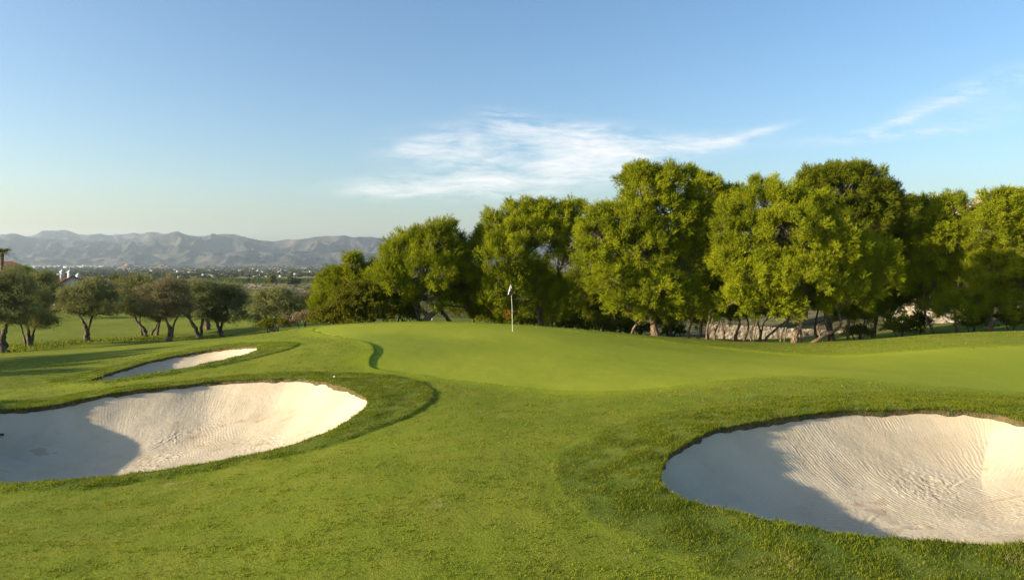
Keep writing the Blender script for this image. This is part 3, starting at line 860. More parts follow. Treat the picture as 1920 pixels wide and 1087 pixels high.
def make_tree(name, label, cat, group, base, trunks, lobes, Y, kind, seed, mats, dens=1.0, extra=None):
    """trunks: list of pixel polylines with radii in metres [(px,py,r[,dY]),...]; lobes: (px,py,rx,ry[,dY]) in pixels at depth Y"""
    rng = np.random.default_rng(seed)
    bx = (base[0] - 960) / F * Y
    bz = float(zt([bx], [Y])[0])
    root = tag(empty(name, (bx, Y, bz)), label, cat, group)
    wood = MB(); tips = []
    for ti, tr in enumerate(trunks):
        pth = []; rad = []
        for i, c in enumerate(tr):
            p = px3(c[0], c[1], Y + (c[3] if len(c) > 3 else 0))
            if i == 0: p[2] = float(zt([p[0]], [p[1]])[0]) - 0.12
            pth.append(p); rad.append(c[2])
        pth = spline(np.array(pth), 5, False)
        rad = np.interp(np.linspace(0, 1, len(pth)), np.linspace(0, 1, len(rad)), rad)
        fl = np.linspace(0, 1, len(pth))
        rad = rad * (0.72 if kind == 'pine' else 0.8) * (1 + 0.45 * np.exp(-fl / 0.09))
        pth = pth + rng.standard_normal(pth.shape) * rad[:, None] * 0.10
        wood.tube(pth, rad, 9, seed + ti, 0.10 if kind == 'pine' else 0.2)
        tips.append((pth, rad))
    allp = np.concatenate([p[len(p) // 2:] for p, r in tips]); allr = np.concatenate([r[len(r) // 2:] for p, r in tips])
    P_, A_, L_ = [], [], []
    tw = MB()
    gr = 1.05 if kind == 'pine' else (1.10 if kind == 'olive' and cat == 'olive tree' else 1.0)
    for (lx, ly, rx, ry, *rest) in lobes:
        dY = rest[0] if rest else 0.0
        rx *= gr if min(rx, ry) > 11 else 1; ry *= gr if min(rx, ry) > 11 else 1
        c = px3(lx, ly, Y + dY); r = np.array([rx / F * Y, (rx + ry) / 2 / F * Y, ry / F * Y])
        # limb from the nearest stretch of trunk to this mass
        k = int(np.argmin(np.linalg.norm(allp - c, axis=1) + rng.random(len(allp)) * 0.5))
        r0 = min(allr[k] * 0.75, 0.10 + 0.02 * r.mean())
        limb = bez(allp[k], c + np.array([0, 0, 0.15 * r[2]]), -0.06, rng)
        wood.tube(limb, np.linspace(r0, 0.03, len(limb)), 6, seed, 0.08)
        vol = r.prod() ** (1 / 3)
        ns = int(np.clip(36 * vol ** 1.7 * dens, 16, 260)) if kind == 'pine' else int(np.clip(38 * vol ** 1.6 * dens, 12, 180))
        u = rdir(rng, ns); u[:, 2] = np.where(u[:, 2] < -0.55, -u[:, 2], u[:, 2])
        rr_ = rng.uniform(0.35, 1.0, (ns, 1)) ** 0.55
        sc = c + u * rr_ * r * (0.92 + (0.10 if kind == 'pine' else 0.20) * rng.standard_normal((ns, 1)))
        rho = (0.41 if kind == 'pine' else 0.42) * rng.uniform(0.55, 1.4, ns) * min(1.0, 0.55 + 0.3 * vol)
        for s in range(ns):
            if rng.random() < 0.55:
                j = rng.integers(2, len(limb))
                b = bez(limb[j], sc[s], -0.05, rng, 5, 0.08)
                tw.tube(b, np.linspace(0.028, 0.010, 5), 4, seed, 0.0)
            M = int({'pine': 40, 'olive': 26, 'bush': 26}[kind] * (rho[s] / 0.5) ** 1.6) + 6
            q = rdir(rng, M); q[:, 2] = np.where(q[:, 2] < -0.4, -q[:, 2] * 0.5, q[:, 2])
            p = sc[s] + q * rho[s] * rng.uniform(0.35, 1.0, (M, 1)) * np.array([1, 1, 0.8])
            if kind == 'pine':
                # a branch end: a plume of brushes pointing up and out
                pa = unit(u[s] * 0.8 + np.array([0, 0, 0.6]) + 0.28 * rng.standard_normal(3))
                pl_ = rho[s] * rng.uniform(1.0, 1.7); tq = rng.random((M, 1))
                perp = unit(np.cross(q, pa))
                p = sc[s] + pa * (tq - 0.35) * pl_ + perp * rho[s] * 0.62 * np.sqrt(rng.random((M, 1))) * (1.12 - 0.75 * tq)
                ax = unit(pa * 0.9 + perp * (0.75 - 0.45 * tq) + 0.2 * rng.standard_normal((M, 3)))
                ln = rng.uniform(0.18, 0.40, M)
            elif kind == 'olive':
                ax = unit(q * 0.8 + u[s] * 0.3 + np.array([0, 0, 0.12]) + 0.5 * rng.standard_normal((M, 3)))
                ln = rng.uniform(0.18, 0.36, M)
            else:
                ax = unit(q * 0.7 + u[s] * 0.6 + np.array([0, 0, 0.4]) + 0.3 * rng.standard_normal((M, 3)))
                ln = rng.uniform(0.10, 0.22, M)
            P_.append(p); A_.append(ax); L_.append(ln)
    P_ = np.concatenate(P_); A_ = np.concatenate(A_); L_ = np.concatenate(L_)
    if kind == 'pine':
        v, f = needles(P_, A_, L_, 26, 0.130, 0.0145, rng, 0.62)
    elif kind == 'olive':
        v, f = leaves(P_, A_, L_, 13, 0.075, 0.024, rng)
    else:
        v, f = leaves(P_, A_, L_, 12, 0.075, 0.042, rng)
    NTRI[0] += len(f)
    if len(tw.v) > 240:
        tw.build('branches', mats[1], root, True)
    elif tw.n:
        wood.v += tw.v; wood.f += [f_ + wood.n for f_ in tw.f]; wood.n += tw.n
    wood.build('trunk', mats[0], root, True)
    mesh_obj('crown', v, f, mats[2], root)
    if extra is not None: extra(root, rng)
    return root


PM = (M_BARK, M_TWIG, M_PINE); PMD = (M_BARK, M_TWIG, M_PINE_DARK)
OM = (M_OBARK, M_OBARK, M_OLIVE); OMD = (M_OBARK, M_OBARK, M_OLIVE_DRY)
PG = 'pines along the back of the green'; OG = 'olive trees on the left fairway'


def pine(label, base, trunks, lobes, Y, seed, dark=False, dens=1.0, extra=None):
    return make_tree('pine_tree', label, 'pine tree', PG, base, trunks, lobes, Y, 'pine', seed, PMD if dark else PM, dens, extra)


def dead_twig(root, rng):
    c = px3(951, 586, 41.0); n = 13
    p = c + rng.standard_normal((n, 3)) * np.array([0.10, 0.1, 0.16]); ax = unit(np.array([0.45, 0, -0.8]) + 0.3 * rng.standard_normal((n, 3)))
    v, f = needles(p, ax, np.full(n, 0.3), 16, 0.11, 0.022, rng, 0.7)
    o = mesh_obj('dead_branch', v, f, M_DEAD, root); o['label'] = 'rust orange dead branch hanging low'


pine('round pine on a leaning forked trunk, just right of the mastic thicket', (795, 606),
     [[(790, 607, .26), (808, 592, .24), (828, 572, .20, .4), (845, 545, .15, .8), (850, 510, .10, 1)], [(792, 606, .14), (783, 592, .11), (779, 580, .09), (790, 560, .06)], [(801, 598, .12), (796, 585, .12), (781, 578, .10), (765, 560, .06)]],
     [(800, 520, 82, 58), (735, 535, 30, 40, -1), (715, 520, 14, 22, -1), (760, 480, 42, 38), (820, 465, 50, 42), (868, 500, 38, 55, 1), (800, 560, 70, 32, 1), (740, 560, 35, 25), (835, 440, 24, 20), (775, 445, 16, 18), (740, 468, 14, 14), (885, 545, 22, 45, 1.5), (700, 520, 8, 10)], 42, 101)
pine('shaded pine on a curved bare trunk leaning left, just behind the round pine', (846, 606),
     [[(848, 606, .16), (838, 596, .15), (829, 584, .14), (824, 575, .12), (832, 572, .09), (852, 574, .08), (880, 577, .05)]],
     [(865, 555, 40, 28), (895, 560, 34, 32, 1), (880, 525, 30, 30, 1), (905, 590, 22, 14, 0)], 43.5, 102, True)
pine('broad pine with an orange dead branch, directly behind the flagstick', (1014, 616),
     [[(1014, 617, .22), (1012, 595, .19), (1008, 570, .16), (1000, 545, .13), (990, 520, .10), (985, 480, .07)], [(1010, 575, .12), (1025, 555, .10), (1045, 535, .07)], [(1029, 613, .09), (1034, 600, .08), (1044, 592, .06), (1060, 575, .04)]],
     [(950, 480, 58, 50, -1), (1000, 450, 68, 48), (935, 430, 40, 32), (990, 410, 48, 28), (1045, 415, 46, 34), (1070, 460, 40, 50), (950, 535, 42, 36, -1.5), (925, 560, 22, 18, -2), (1000, 540, 60, 40), (1045, 560, 40, 34), (910, 460, 26, 36), (1085, 400, 26, 20, 1), (1030, 590, 30, 16, 0), (960, 585, 28, 16, -1), (1010, 388, 24, 10)], 43, 103, extra=dead_twig)
pine('tallest left pine, layered crown reaching up over a straight brown trunk', (1228, 631),
     [[(1229, 632, .30), (1226, 610, .26), (1220, 585, .24), (1216, 540, .20), (1212, 480, .16), (1208, 420, .12), (1205, 370, .07)], [(1184, 627, .10), (1188, 615, .09), (1198, 604, .08), (1205, 590, .06)]],
     [(1210, 365, 52, 44), (1190, 335, 36, 24), (1255, 350, 46, 34), (1180, 420, 66, 48, -.6), (1250, 420, 60, 56), (1125, 450, 46, 40, -1), (1110, 500, 34, 34, -1.2), (1200, 480, 74, 50, -1), (1270, 490, 60, 54), (1150, 530, 50, 38, -1.5), (1215, 550, 66, 38, -1.5), (1280, 570, 52, 34, -1), (1170, 575, 40, 24, -1.6), (1305, 400, 34, 44, .5), (1200, 320, 14, 8), (1290, 330, 12, 16), (1245, 590, 46, 16, -1), (1120, 410, 22, 22, -.5), (1310, 450, 30, 40)], 40, 104)
pine('open crowned pine showing pale branches, right of the tallest left pine', (1300, 637),
     [[(1308, 637, .16), (1314, 620, .15), (1316, 590, .13), (1318, 540, .11), (1316, 470, .08), (1315, 400, .05)], [(1293, 637, .12), (1291, 622, .11), (1296, 606, .09), (1302, 585, .06)]],
     [(1325, 375, 34, 40), (1345, 420, 40, 50), (1370, 385, 30, 28), (1310, 345, 18, 22), (1335, 345, 12, 14), (1330, 490, 44, 50), (1320, 560, 44, 34), (1378, 362, 18, 10), (1350, 540, 36, 44, 1), (1355, 365, 22, 14)], 45, 105)
pine('large bushy pine on a pale bent trunk forking low above the grass dip', (1490, 645),
     [[(1488, 645, .24), (1492, 625, .21), (1503, 605, .19), (1511, 590, .16), (1511, 565, .13), (1506, 530, .10), (1500, 480, .07)], [(1520, 645, .13), (1545, 629, .13), (1568, 618, .12), (1577, 605, .10), (1572, 585, .08), (1566, 560, .05)], [(1506, 600, .09), (1493, 588, .08), (1478, 572, .05)], [(1545, 629, .07), (1532, 612, .07), (1548, 602, .06), (1553, 575, .04)]],
     [(1440, 400, 62, 48), (1435, 362, 36, 22, .4), (1395, 450, 50, 46), (1370, 500, 36, 36, -.6), (1480, 440, 70, 52, -1), (1540, 470, 62, 52, -1), (1420, 520, 62, 44, -1), (1500, 520, 80, 44, -1.4), (1390, 565, 40, 30, -1), (1450, 575, 56, 26, -1), (1600, 480, 44, 42, -.6), (1640, 500, 40, 44, -.6), (1600, 540, 50, 36, -1), (1660, 530, 26, 28, -.6), (1590, 570, 46, 22, -1), (1340, 490, 14, 16), (1510, 395, 48, 36), (1650, 470, 22, 16), (1370, 415, 32, 28)], 38, 106)
pine('highest dark domed pine rising behind the large bushy pine', (1560, 641),
     [[(1562, 641, .25), (1556, 615, .22), (1551, 580, .20), (1555, 520, .17), (1570, 450, .13), (1580, 380, .08)]],
     [(1580, 360, 76, 46), (1540, 340, 42, 24), (1620, 335, 36, 24), (1640, 390, 56, 46), (1520, 370, 38, 30), (1590, 420, 80, 44, .5), (1670, 420, 40, 46), (1660, 370, 30, 24, .5), (1565, 322, 26, 10), (1610, 318, 24, 9), (1500, 360, 16, 16), (1640, 470, 60, 40, 1)], 46, 107, True, 1.1)
pine('deeply shaded pine on a dark straight trunk, between the domed pine and the leaning trunk', (1636, 640),
     [[(1636, 640, .19), (1640, 615, .17), (1646, 585, .14), (1660, 530, .10), (1680, 460, .06)]],
     [(1690, 480, 46, 56), (1670, 550, 50, 48), (1700, 410, 44, 40), (1740, 400, 40, 24, 1.4), (1700, 570, 48, 34), (1640, 590, 36, 18, -1), (1720, 450, 40, 40), (1715, 520, 42, 40)], 50, 108, True)
pine('pine on a thin trunk leaning left against the pale rock bank', (1755, 626),
     [[(1757, 627, .12), (1745, 612, .10), (1737, 595, .09), (1733, 570, .08), (1735, 530, .07), (1745, 470, .05)]],
     [(1765, 440, 50, 44), (1780, 400, 40, 28), (1745, 480, 40, 36), (1800, 450, 44, 48), (1820, 510, 46, 44), (1760, 530, 40, 34), (1790, 375, 22, 10), (1725, 430, 18, 20), (1738, 535, 36, 34), (1788, 560, 34, 22), (1730, 500, 34, 34), (1755, 575, 26, 14)], 46, 109)
pine('yellow green pine filling the right edge of the tree line', (1868, 626),
     [[(1862, 626, .17), (1858, 605, .15), (1862, 570, .13), (1875, 510, .10), (1885, 430, .06)], [(1795, 624, .12), (1792, 604, .11), (1790, 570, .09), (1800, 520, .06)]],
     [(1870, 410, 46, 40), (1900, 400, 44, 30), (1850, 375, 26, 10), (1840, 440, 36, 40), (1900, 460, 56, 46), (1860, 510, 50, 46), (1920, 540, 50, 50), (1820, 550, 44, 40), (1870, 575, 56, 34), (1960, 430, 60, 60), (1790, 580, 40, 26), (1940, 375, 40, 16), (1915, 372, 20, 8), (1890, 366, 14, 6), (1980, 540, 50, 60)], 44, 110)
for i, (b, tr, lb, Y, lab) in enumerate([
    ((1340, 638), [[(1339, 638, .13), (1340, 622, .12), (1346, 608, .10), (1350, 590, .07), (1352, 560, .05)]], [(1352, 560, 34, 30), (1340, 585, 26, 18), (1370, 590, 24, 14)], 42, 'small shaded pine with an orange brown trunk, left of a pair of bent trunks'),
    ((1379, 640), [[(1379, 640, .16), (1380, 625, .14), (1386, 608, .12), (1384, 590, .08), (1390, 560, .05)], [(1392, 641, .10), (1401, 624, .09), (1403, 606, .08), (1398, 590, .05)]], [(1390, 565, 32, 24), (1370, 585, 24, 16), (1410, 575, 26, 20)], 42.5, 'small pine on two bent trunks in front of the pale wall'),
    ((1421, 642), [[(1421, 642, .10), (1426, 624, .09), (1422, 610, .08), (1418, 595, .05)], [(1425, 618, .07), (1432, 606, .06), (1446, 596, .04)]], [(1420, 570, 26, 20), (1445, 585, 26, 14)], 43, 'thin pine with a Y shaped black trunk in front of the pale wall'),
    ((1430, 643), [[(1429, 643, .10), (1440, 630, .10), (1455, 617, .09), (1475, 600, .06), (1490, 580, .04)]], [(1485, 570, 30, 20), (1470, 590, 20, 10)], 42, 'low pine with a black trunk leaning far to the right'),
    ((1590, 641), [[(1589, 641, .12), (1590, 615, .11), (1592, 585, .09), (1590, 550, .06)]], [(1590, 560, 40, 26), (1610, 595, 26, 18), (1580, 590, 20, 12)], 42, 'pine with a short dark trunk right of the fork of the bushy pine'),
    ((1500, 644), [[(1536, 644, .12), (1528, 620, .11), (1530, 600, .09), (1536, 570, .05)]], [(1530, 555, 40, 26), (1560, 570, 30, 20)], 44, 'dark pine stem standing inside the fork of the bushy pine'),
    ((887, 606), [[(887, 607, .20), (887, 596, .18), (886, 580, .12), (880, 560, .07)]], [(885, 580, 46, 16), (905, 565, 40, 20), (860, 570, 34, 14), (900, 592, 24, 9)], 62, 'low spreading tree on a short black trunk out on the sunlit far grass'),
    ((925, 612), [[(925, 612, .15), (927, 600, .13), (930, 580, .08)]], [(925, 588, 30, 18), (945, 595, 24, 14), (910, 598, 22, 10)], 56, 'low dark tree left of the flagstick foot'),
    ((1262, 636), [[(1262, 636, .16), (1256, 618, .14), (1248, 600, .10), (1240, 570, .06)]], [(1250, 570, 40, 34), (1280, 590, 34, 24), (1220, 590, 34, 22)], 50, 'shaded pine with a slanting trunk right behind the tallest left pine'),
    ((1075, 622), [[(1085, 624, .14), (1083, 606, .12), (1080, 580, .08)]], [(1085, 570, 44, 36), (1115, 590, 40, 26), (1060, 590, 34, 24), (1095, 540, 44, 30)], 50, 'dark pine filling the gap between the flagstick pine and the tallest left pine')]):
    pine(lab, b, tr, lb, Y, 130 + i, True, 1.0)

for i, (px, py, Y, dx) in enumerate([(1324, 638, 43, 6), (1358, 640, 44, -7), (1407, 641, 44.5, 9), (1462, 644, 45, 14), (1556, 644, 44, -9), (1614, 642, 43.5, 7)]):
    make_tree('pine_tree', 'slender dark pine stem standing among the bent trunks near the pale wall', 'pine tree', 'slender pine stems near the pale wall', (px, py),
              [[(px, py, .085), (px + dx * .3, py - 20, .075), (px + dx, py - 42, .06), (px + dx * 1.2, py - 75, .04)], [(px + dx * .5, py - 26, .05), (px + dx * .5 + 9, py - 40, .04), (px + dx * .5 + 14, py - 56, .03)]],
              [(px + dx, py - 80, 22, 16), (px + dx + 12, py - 66, 16, 10)], Y, 'pine', 380 + i, PMD, 0.9)
for i, (px, py, Y) in enumerate([(1000, 612, 60), (940, 610, 66), (1060, 615, 58), (1130, 617, 60), (1200, 618, 62), (1275, 620, 63), (1345, 590, 66), (1420, 590, 70), (1500, 590, 70), (1580, 590, 68), (1660, 590, 66), (1730, 590, 70), (1830, 590, 66), (1910, 590, 64), (1985, 590, 60)]):
    z_ = HZ + (HC - float(zt([(px - 960) / F * Y], [Y])[0])) / Y * F
    top = {0: 480, 1: 500, 2: 470, 3: 455}.get(i, 400 if px < 1700 else 430)
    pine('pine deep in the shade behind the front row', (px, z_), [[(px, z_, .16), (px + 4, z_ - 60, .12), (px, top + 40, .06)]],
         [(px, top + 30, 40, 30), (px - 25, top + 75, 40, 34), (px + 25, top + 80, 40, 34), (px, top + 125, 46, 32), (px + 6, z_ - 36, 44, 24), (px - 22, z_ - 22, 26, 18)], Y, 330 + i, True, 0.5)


def bush(label, name, cat, base, lobes, Y, seed, mat, group=None, dens=1.0, kind='bush'):
    return make_tree(name, label, cat, group, base, [[(base[0], base[1], .08), (base[0] + 3, base[1] - 12, .06), (base[0] + 8, base[1] - 26, .03)], [(base[0] - 6, base[1], .06), (base[0] - 14, base[1] - 14, .03)]], lobes, Y, kind, seed, (M_OBARK, M_OBARK, mat), dens)


pine('young pine with two pointed tops behind the mastic thicket, left end of the pine row', (655, 606), [[(655, 608, .16), (655, 570, .13), (657, 530, .09), (660, 495, .05)], [(625, 605, .10), (622, 560, .08), (625, 525, .05)]],
     [(660, 545, 46, 40), (658, 505, 26, 24), (625, 550, 38, 36), (627, 520, 18, 16), (660, 487, 12, 8), (690, 520, 24, 24), (610, 575, 28, 26), (685, 560, 30, 30), (640, 585, 50, 26)], 46, 120)
bush('rounded yellow green mastic thicket at the left end of the pine row', 'mastic_shrub', 'shrub', (655, 610), [(690, 570, 40, 30), (650, 580, 44, 30), (615, 595, 36, 20), (680, 545, 28, 16), (720, 590, 36, 24), (660, 600, 50, 14), (595, 603, 20, 9)], 41, 140, M_BUSH, None, 1.3)
bush('dark mastic shrub in the shade between the thicket and the forked trunk', 'mastic_shrub', 'shrub', (745, 608), [(745, 588, 34, 22), (770, 592, 22, 18), (730, 575, 26, 20), (755, 565, 30, 18)], 42.5, 141, M_BUSH, None, 1.2)
UG = 'undergrowth bushes below the pines'
for i, (px, py, rx, ry, Y, lab) in enumerate([(1065, 605, 34, 22, 46, 'dark bush right of the flagstick pine trunk'), (1120, 608, 40, 24, 48, 'wide dark bush left of the pale curved stem'), (1160, 612, 34, 22, 49, 'dark bush behind the pale curved stem'), (985, 603, 26, 14, 47, 'small bush between the flagstick and the pine trunk behind it'),
                                              (1200, 615, 30, 20, 50, 'dark bush left of the straight brown trunk'), (1262, 618, 26, 18, 52, 'dark bush right of the straight brown trunk'), (1690, 610, 40, 24, 47, 'dark bush left of the rock bank'), (1610, 622, 30, 14, 44, 'sunlit bush below the domed pine'), (1825, 600, 34, 22, 46, 'bush just right of the rock bank'), (1900, 598, 40, 24, 45, 'bush at the foot of the rightmost pine'), (1725, 600, 24, 20, 50, 'bush touching the left side of the rock bank')]):
    bush(lab, 'bush', 'bush', (px, py + ry), [(px, py, rx * .7, ry * .8), (px - rx * .5, py + ry * .3, rx * .5, ry * .6), (px + rx * .5, py + ry * .3, rx * .5, ry * .6)], Y, 160 + i, M_PINE_DARK if i != 7 else M_BUSH, UG, 1.0)
bush('straw coloured dry bush on the slope left of the mastic thicket', 'dry_bush', 'bush', (570, 612), [(565, 600, 18, 12), (590, 598, 14, 14), (540, 606, 14, 8)], 43, 180, M_DRY, None, 1.0)
bush('pale leafless scrub behind the dry bush', 'dry_bush', 'bush', (582, 606), [(580, 575, 12, 22), (572, 560, 9, 12)], 60, 181, M_DRY, None, 0.8)
bush('low dark green bush at the crest, foot of the rightmost olive', 'bush', 'bush', (510, 615), [(508, 608, 14, 6), (525, 606, 10, 7), (496, 612, 10, 4)], 42, 182, M_BUSH, None, 1.0)


def olive(label, base, trunks, lobes, Y, seed, dry=False, dens=1.0):
    rq = np.random.default_rng(seed + 5)
    x0 = min(l[0] - l[2] for l in lobes); x1 = max(l[0] + l[2] for l in lobes); yb = max(l[1] + l[3] for l in lobes); wd = (x1 - x0)
    lobes = [(l[0], l[1] + 6, *l[2:]) for l in lobes] + [(x0 + wd * (.12 + .19 * i), yb - wd * (.02 + .10 * abs(i - 2) * .5) - wd * .07 * rq.random(), wd * .14, wd * .11, rq.uniform(-1.2, 1.2)) for i in range(5)]
    return make_tree('olive_tree', label, 'olive tree', OG, base, trunks, lobes, Y, 'olive', seed, OMD if dry else OM, dens)


olive('olive tree at the left edge, thick trunk with flared foot', (6, 657), [[(6, 657, .30), (5, 640, .22), (8, 622, .17), (14, 604, .11), (20, 585, .06)], [(3, 640, .16), (-4, 615, .12), (-12, 590, .07)]],
      [(0, 560, 44, 30), (30, 540, 34, 26), (-20, 530, 44, 24), (10, 520, 34, 16), (40, 575, 28, 24), (-40, 570, 50, 34), (22, 596, 22, 18)], 44, 201)
olive('slim olive tree with several pale stems, second from the left edge', (55, 645), [[(56, 646, .20), (54, 630, .15), (51, 612, .11), (45, 595, .06)], [(58, 640, .10), (64, 618, .08), (72, 600, .05)], [(50, 632, .08), (40, 612, .06), (34, 598, .04)]],
      [(60, 580, 30, 26), (85, 575, 20, 28), (45, 595, 22, 16), (75, 605, 24, 12), (70, 555, 22, 20), (92, 595, 12, 12)], 47, 202)
olive('lone round olive tree on a single upright trunk, out in the open', (163, 640), [[(163, 641, .25), (163, 626, .19), (160, 612, .18), (154, 600, .11), (146, 585, .06)], [(161, 612, .13), (170, 601, .11), (178, 585, .06)]],
      [(160, 560, 36, 28), (130, 560, 24, 22), (190, 560, 28, 26), (160, 538, 34, 16), (185, 540, 22, 16), (140, 580, 30, 14), (195, 585, 20, 12), (117, 556, 12, 14), (210, 555, 9, 16)], 50, 203)
olive('tall olive tree on a crooked trunk bent to the left, third clump', (273, 635), [[(274, 636, .20), (272, 622, .17), (266, 612, .14), (256, 602, .10), (250, 588, .06)], [(268, 613, .10), (262, 600, .08), (266, 585, .05)]],
      [(255, 555, 34, 30), (240, 535, 24, 20), (275, 540, 28, 24), (262, 522, 24, 10), (245, 578, 26, 14), (270, 575, 26, 18)], 53, 204)
olive('small olive tree with a forked trunk hidden behind the greyish one', (293, 634), [[(283, 634, .14), (286, 622, .12), (292, 614, .10), (298, 600, .07)], [(294, 635, .15), (295, 622, .13), (297, 612, .11), (302, 596, .06)]],
      [(295, 575, 28, 20), (310, 560, 26, 22), (285, 590, 20, 12)], 54, 205)
olive('greyish brown dusty olive tree with a straight trunk, nearest of the middle clump', (316, 641), [[(315, 642, .16), (317, 625, .14), (318, 613, .14), (312, 602, .08), (308, 585, .05)], [(319, 614, .10), (327, 606, .09), (334, 592, .06)]],
      [(305, 560, 32, 28), (330, 555, 30, 28), (290, 545, 24, 16), (318, 535, 36, 14), (340, 575, 22, 18), (300, 580, 24, 14), (275, 545, 14, 16)], 47, 206, True)
olive('dark olive tree with a wide V shaped trunk, right of the greyish one', (372, 635), [[(374, 635, .32), (370, 622, .17), (362, 608, .14), (354, 596, .08)], [(374, 622, .15), (379, 608, .13), (380, 590, .08)]],
      [(360, 565, 30, 26), (380, 560, 28, 28), (350, 540, 22, 16), (372, 535, 28, 14), (395, 580, 20, 18)], 51, 207)
olive('olive tree with a stout pale trunk standing behind the V shaped one', (388, 630), [[(389, 630, .30), (389, 615, .26), (388, 600, .22), (384, 585, .12)]],
      [(395, 565, 30, 22), (385, 545, 26, 16), (410, 550, 26, 18)], 57, 208)
olive('wide olive tree on a short trunk leaning left, right end of the middle clump', (416, 633), [[(417, 633, .20), (413, 620, .18), (407, 607, .14), (402, 592, .08)], [(411, 612, .12), (418, 600, .10), (428, 585, .06)]],
      [(420, 560, 34, 28), (450, 570, 24, 26), (405, 545, 26, 18), (435, 545, 28, 16), (455, 590, 14, 14), (400, 590, 20, 16), (420, 595, 16, 10)], 52, 209)
olive('broad olive tree leaning over the crest, rightmost on the left fairway', (508, 614), [[(508, 614, .16), (504, 604, .13), (498, 594, .10), (490, 580, .06)], [(510, 610, .08), (528, 598, .06), (540, 585, .04)], [(520, 612, .08), (525, 590, .06), (530, 570, .04)]],
      [(530, 570, 34, 26), (505, 560, 30, 24), (555, 575, 24, 22), (520, 548, 32, 12), (485, 570, 18, 20), (545, 590, 26, 12), (480, 595, 10, 10), (565, 590, 14, 14)], 48, 210)
olive('dark olive tree half hidden behind the trees at the left edge', (80, 600), [[(85, 602, .25), (84, 585, .2), (84, 560, .12)]],
      [(85, 530, 28, 24), (65, 525, 22, 18), (100, 545, 16, 22), (75, 555, 34, 22), (85, 512, 18, 8)], 74, 211)
for i, (x, y, s) in enumerate([(-30, 24.7, 1.0), (-33, 26.4, 1.1), (-29.5, 29.7, .95), (-32.5, 31.0, 1.1), (-31, 34.0, 1.0), (-38, 19.8, .8), (-39, 23.0, 1.1), (-38, 28.2, 1.1), (-42, 33, 1.2)]):
    px = 960 + x / y * F; py = HZ + (HC - float(zt([x], [y])[0])) / y * F; k = F / y * s
    olive('olive tree beyond the left edge whose long shadow crosses the slope', (px, py), [[(px, py, .25), (px, py - 0.7 * k, .2), (px - .3 * k, py - 1.4 * k, .12)], [(px, py - .7 * k, .14), (px + .5 * k, py - 1.5 * k, .08)]],
          [(px, py - 2.6 * k, 1.3 * k, 1.0 * k), (px - 1.0 * k, py - 2.3 * k, .9 * k, .8 * k), (px + 1.0 * k, py - 2.4 * k, .9 * k, .8 * k), (px, py - 3.4 * k, 1.0 * k, .6 * k)], y, 230 + i)
BG = 'background trees beyond the left fairway'
for i, (px, py, rx, ry, Y, lab, mt) in enumerate([
    (195, 560, 22, 22, 92, 'dark tree behind the right side of the lone round olive', M_OLIVE), (225, 545, 20, 20, 96, 'dark tree behind the tall crooked olive', M_OLIVE), (120, 560, 24, 22, 90, 'dark tree behind the left side of the lone round olive', M_OLIVE), (345, 555, 30, 24, 95, 'dark tree behind the greyish olive', M_OLIVE), (460, 565, 26, 22, 92, 'dark tree between the middle clump and the rightmost olive', M_OLIVE),
    (45, 510, 22, 13, 88, 'bright green rounded tree below the red roof', M_BRIGHT), (20, 530, 40, 22, 90, 'olive green tree in front of the red roofed house', M_BUSH), (105, 545, 24, 18, 105, 'dark tree left of the white villa', M_OLIVE), (218, 523, 16, 8, 130, 'round tree right of the white villa roofs', M_BUSH), (300, 560, 40, 18, 110, 'hedge like dark tree behind the middle clump', M_OLIVE), (400, 566, 36, 16, 112, 'low dark tree at the far end of the left fairway', M_OLIVE), (560, 580, 30, 18, 85, 'grey green tree behind the rightmost olive', M_OLIVE), (185, 530, 16, 12, 112, 'small tree in front of the villa roofs', M_BUSH), (775, 583, 24, 13, 225, 'tree beyond the far grass, left of the golfer', M_BUSH), (830, 584, 26, 11, 240, 'tree beyond the far grass, behind the golfer', M_OLIVE), (885, 582, 26, 13, 232, 'tree beyond the far grass, right of the golfer', M_BUSH), (30, 512, 30, 16, 84, 'dense tree right below the eaves of the red roofed house', M_OLIVE)]):
    z_ = HZ + (HC - float(zt([(px - 960) / F * Y], [Y])[0])) / Y * F
    make_tree('background_tree', lab, 'tree', BG, (px, z_), [[(px, z_, .2), (px, (z_ + py) / 2 + 5, .15), (px + 2, py, .08)]],
              [(px, py, rx * .7, ry * .75), (px - rx * .5, py + ry * .2, rx * .5, ry * .6), (px + rx * .5, py + ry * .15, rx * .5, ry * .6), (px, py - ry * .5, rx * .45, ry * .4), (px, py + ry * .6, rx * .7, ry * .4)], Y, 'olive', 260 + i, (M_OBARK, M_OBARK, mt), 0.55)

# long weeds at the olive feet
rng = np.random.default_rng(77)
wx, wy = [], []
for (px, py, Y, n, s) in [(163, 640, 50, 160, 1.0), (40, 645, 47, 260, 1.4), (80, 648, 46, 200, 1.2), (130, 643, 48.5, 160, 1.2), (255, 637, 51, 200, 1.3), (285, 637, 52, 160, 1.0), (372, 636, 50.5, 180, 1.0), (6, 656, 44, 160, .8), (210, 640, 50, 120, 1.5)]:
    wx.append((px - 960) / F * Y + s * rng.standard_normal(n)); wy.append(Y + 0.5 * s * rng.standard_normal(n))
wx = np.concatenate(wx); wy = np.concatenate(wy)
v, q, t = blades(wx, wy, zt(wx, wy) - 0.01, rng.uniform(0.08, 0.26, len(wx)), 0.05, (0.1, 0), 0.9, rng)
tag(mesh_obj('weeds', v, [q, t], M_BLADE), 'long weeds round the feet of the olive trees', 'weeds', None, 'stuff')
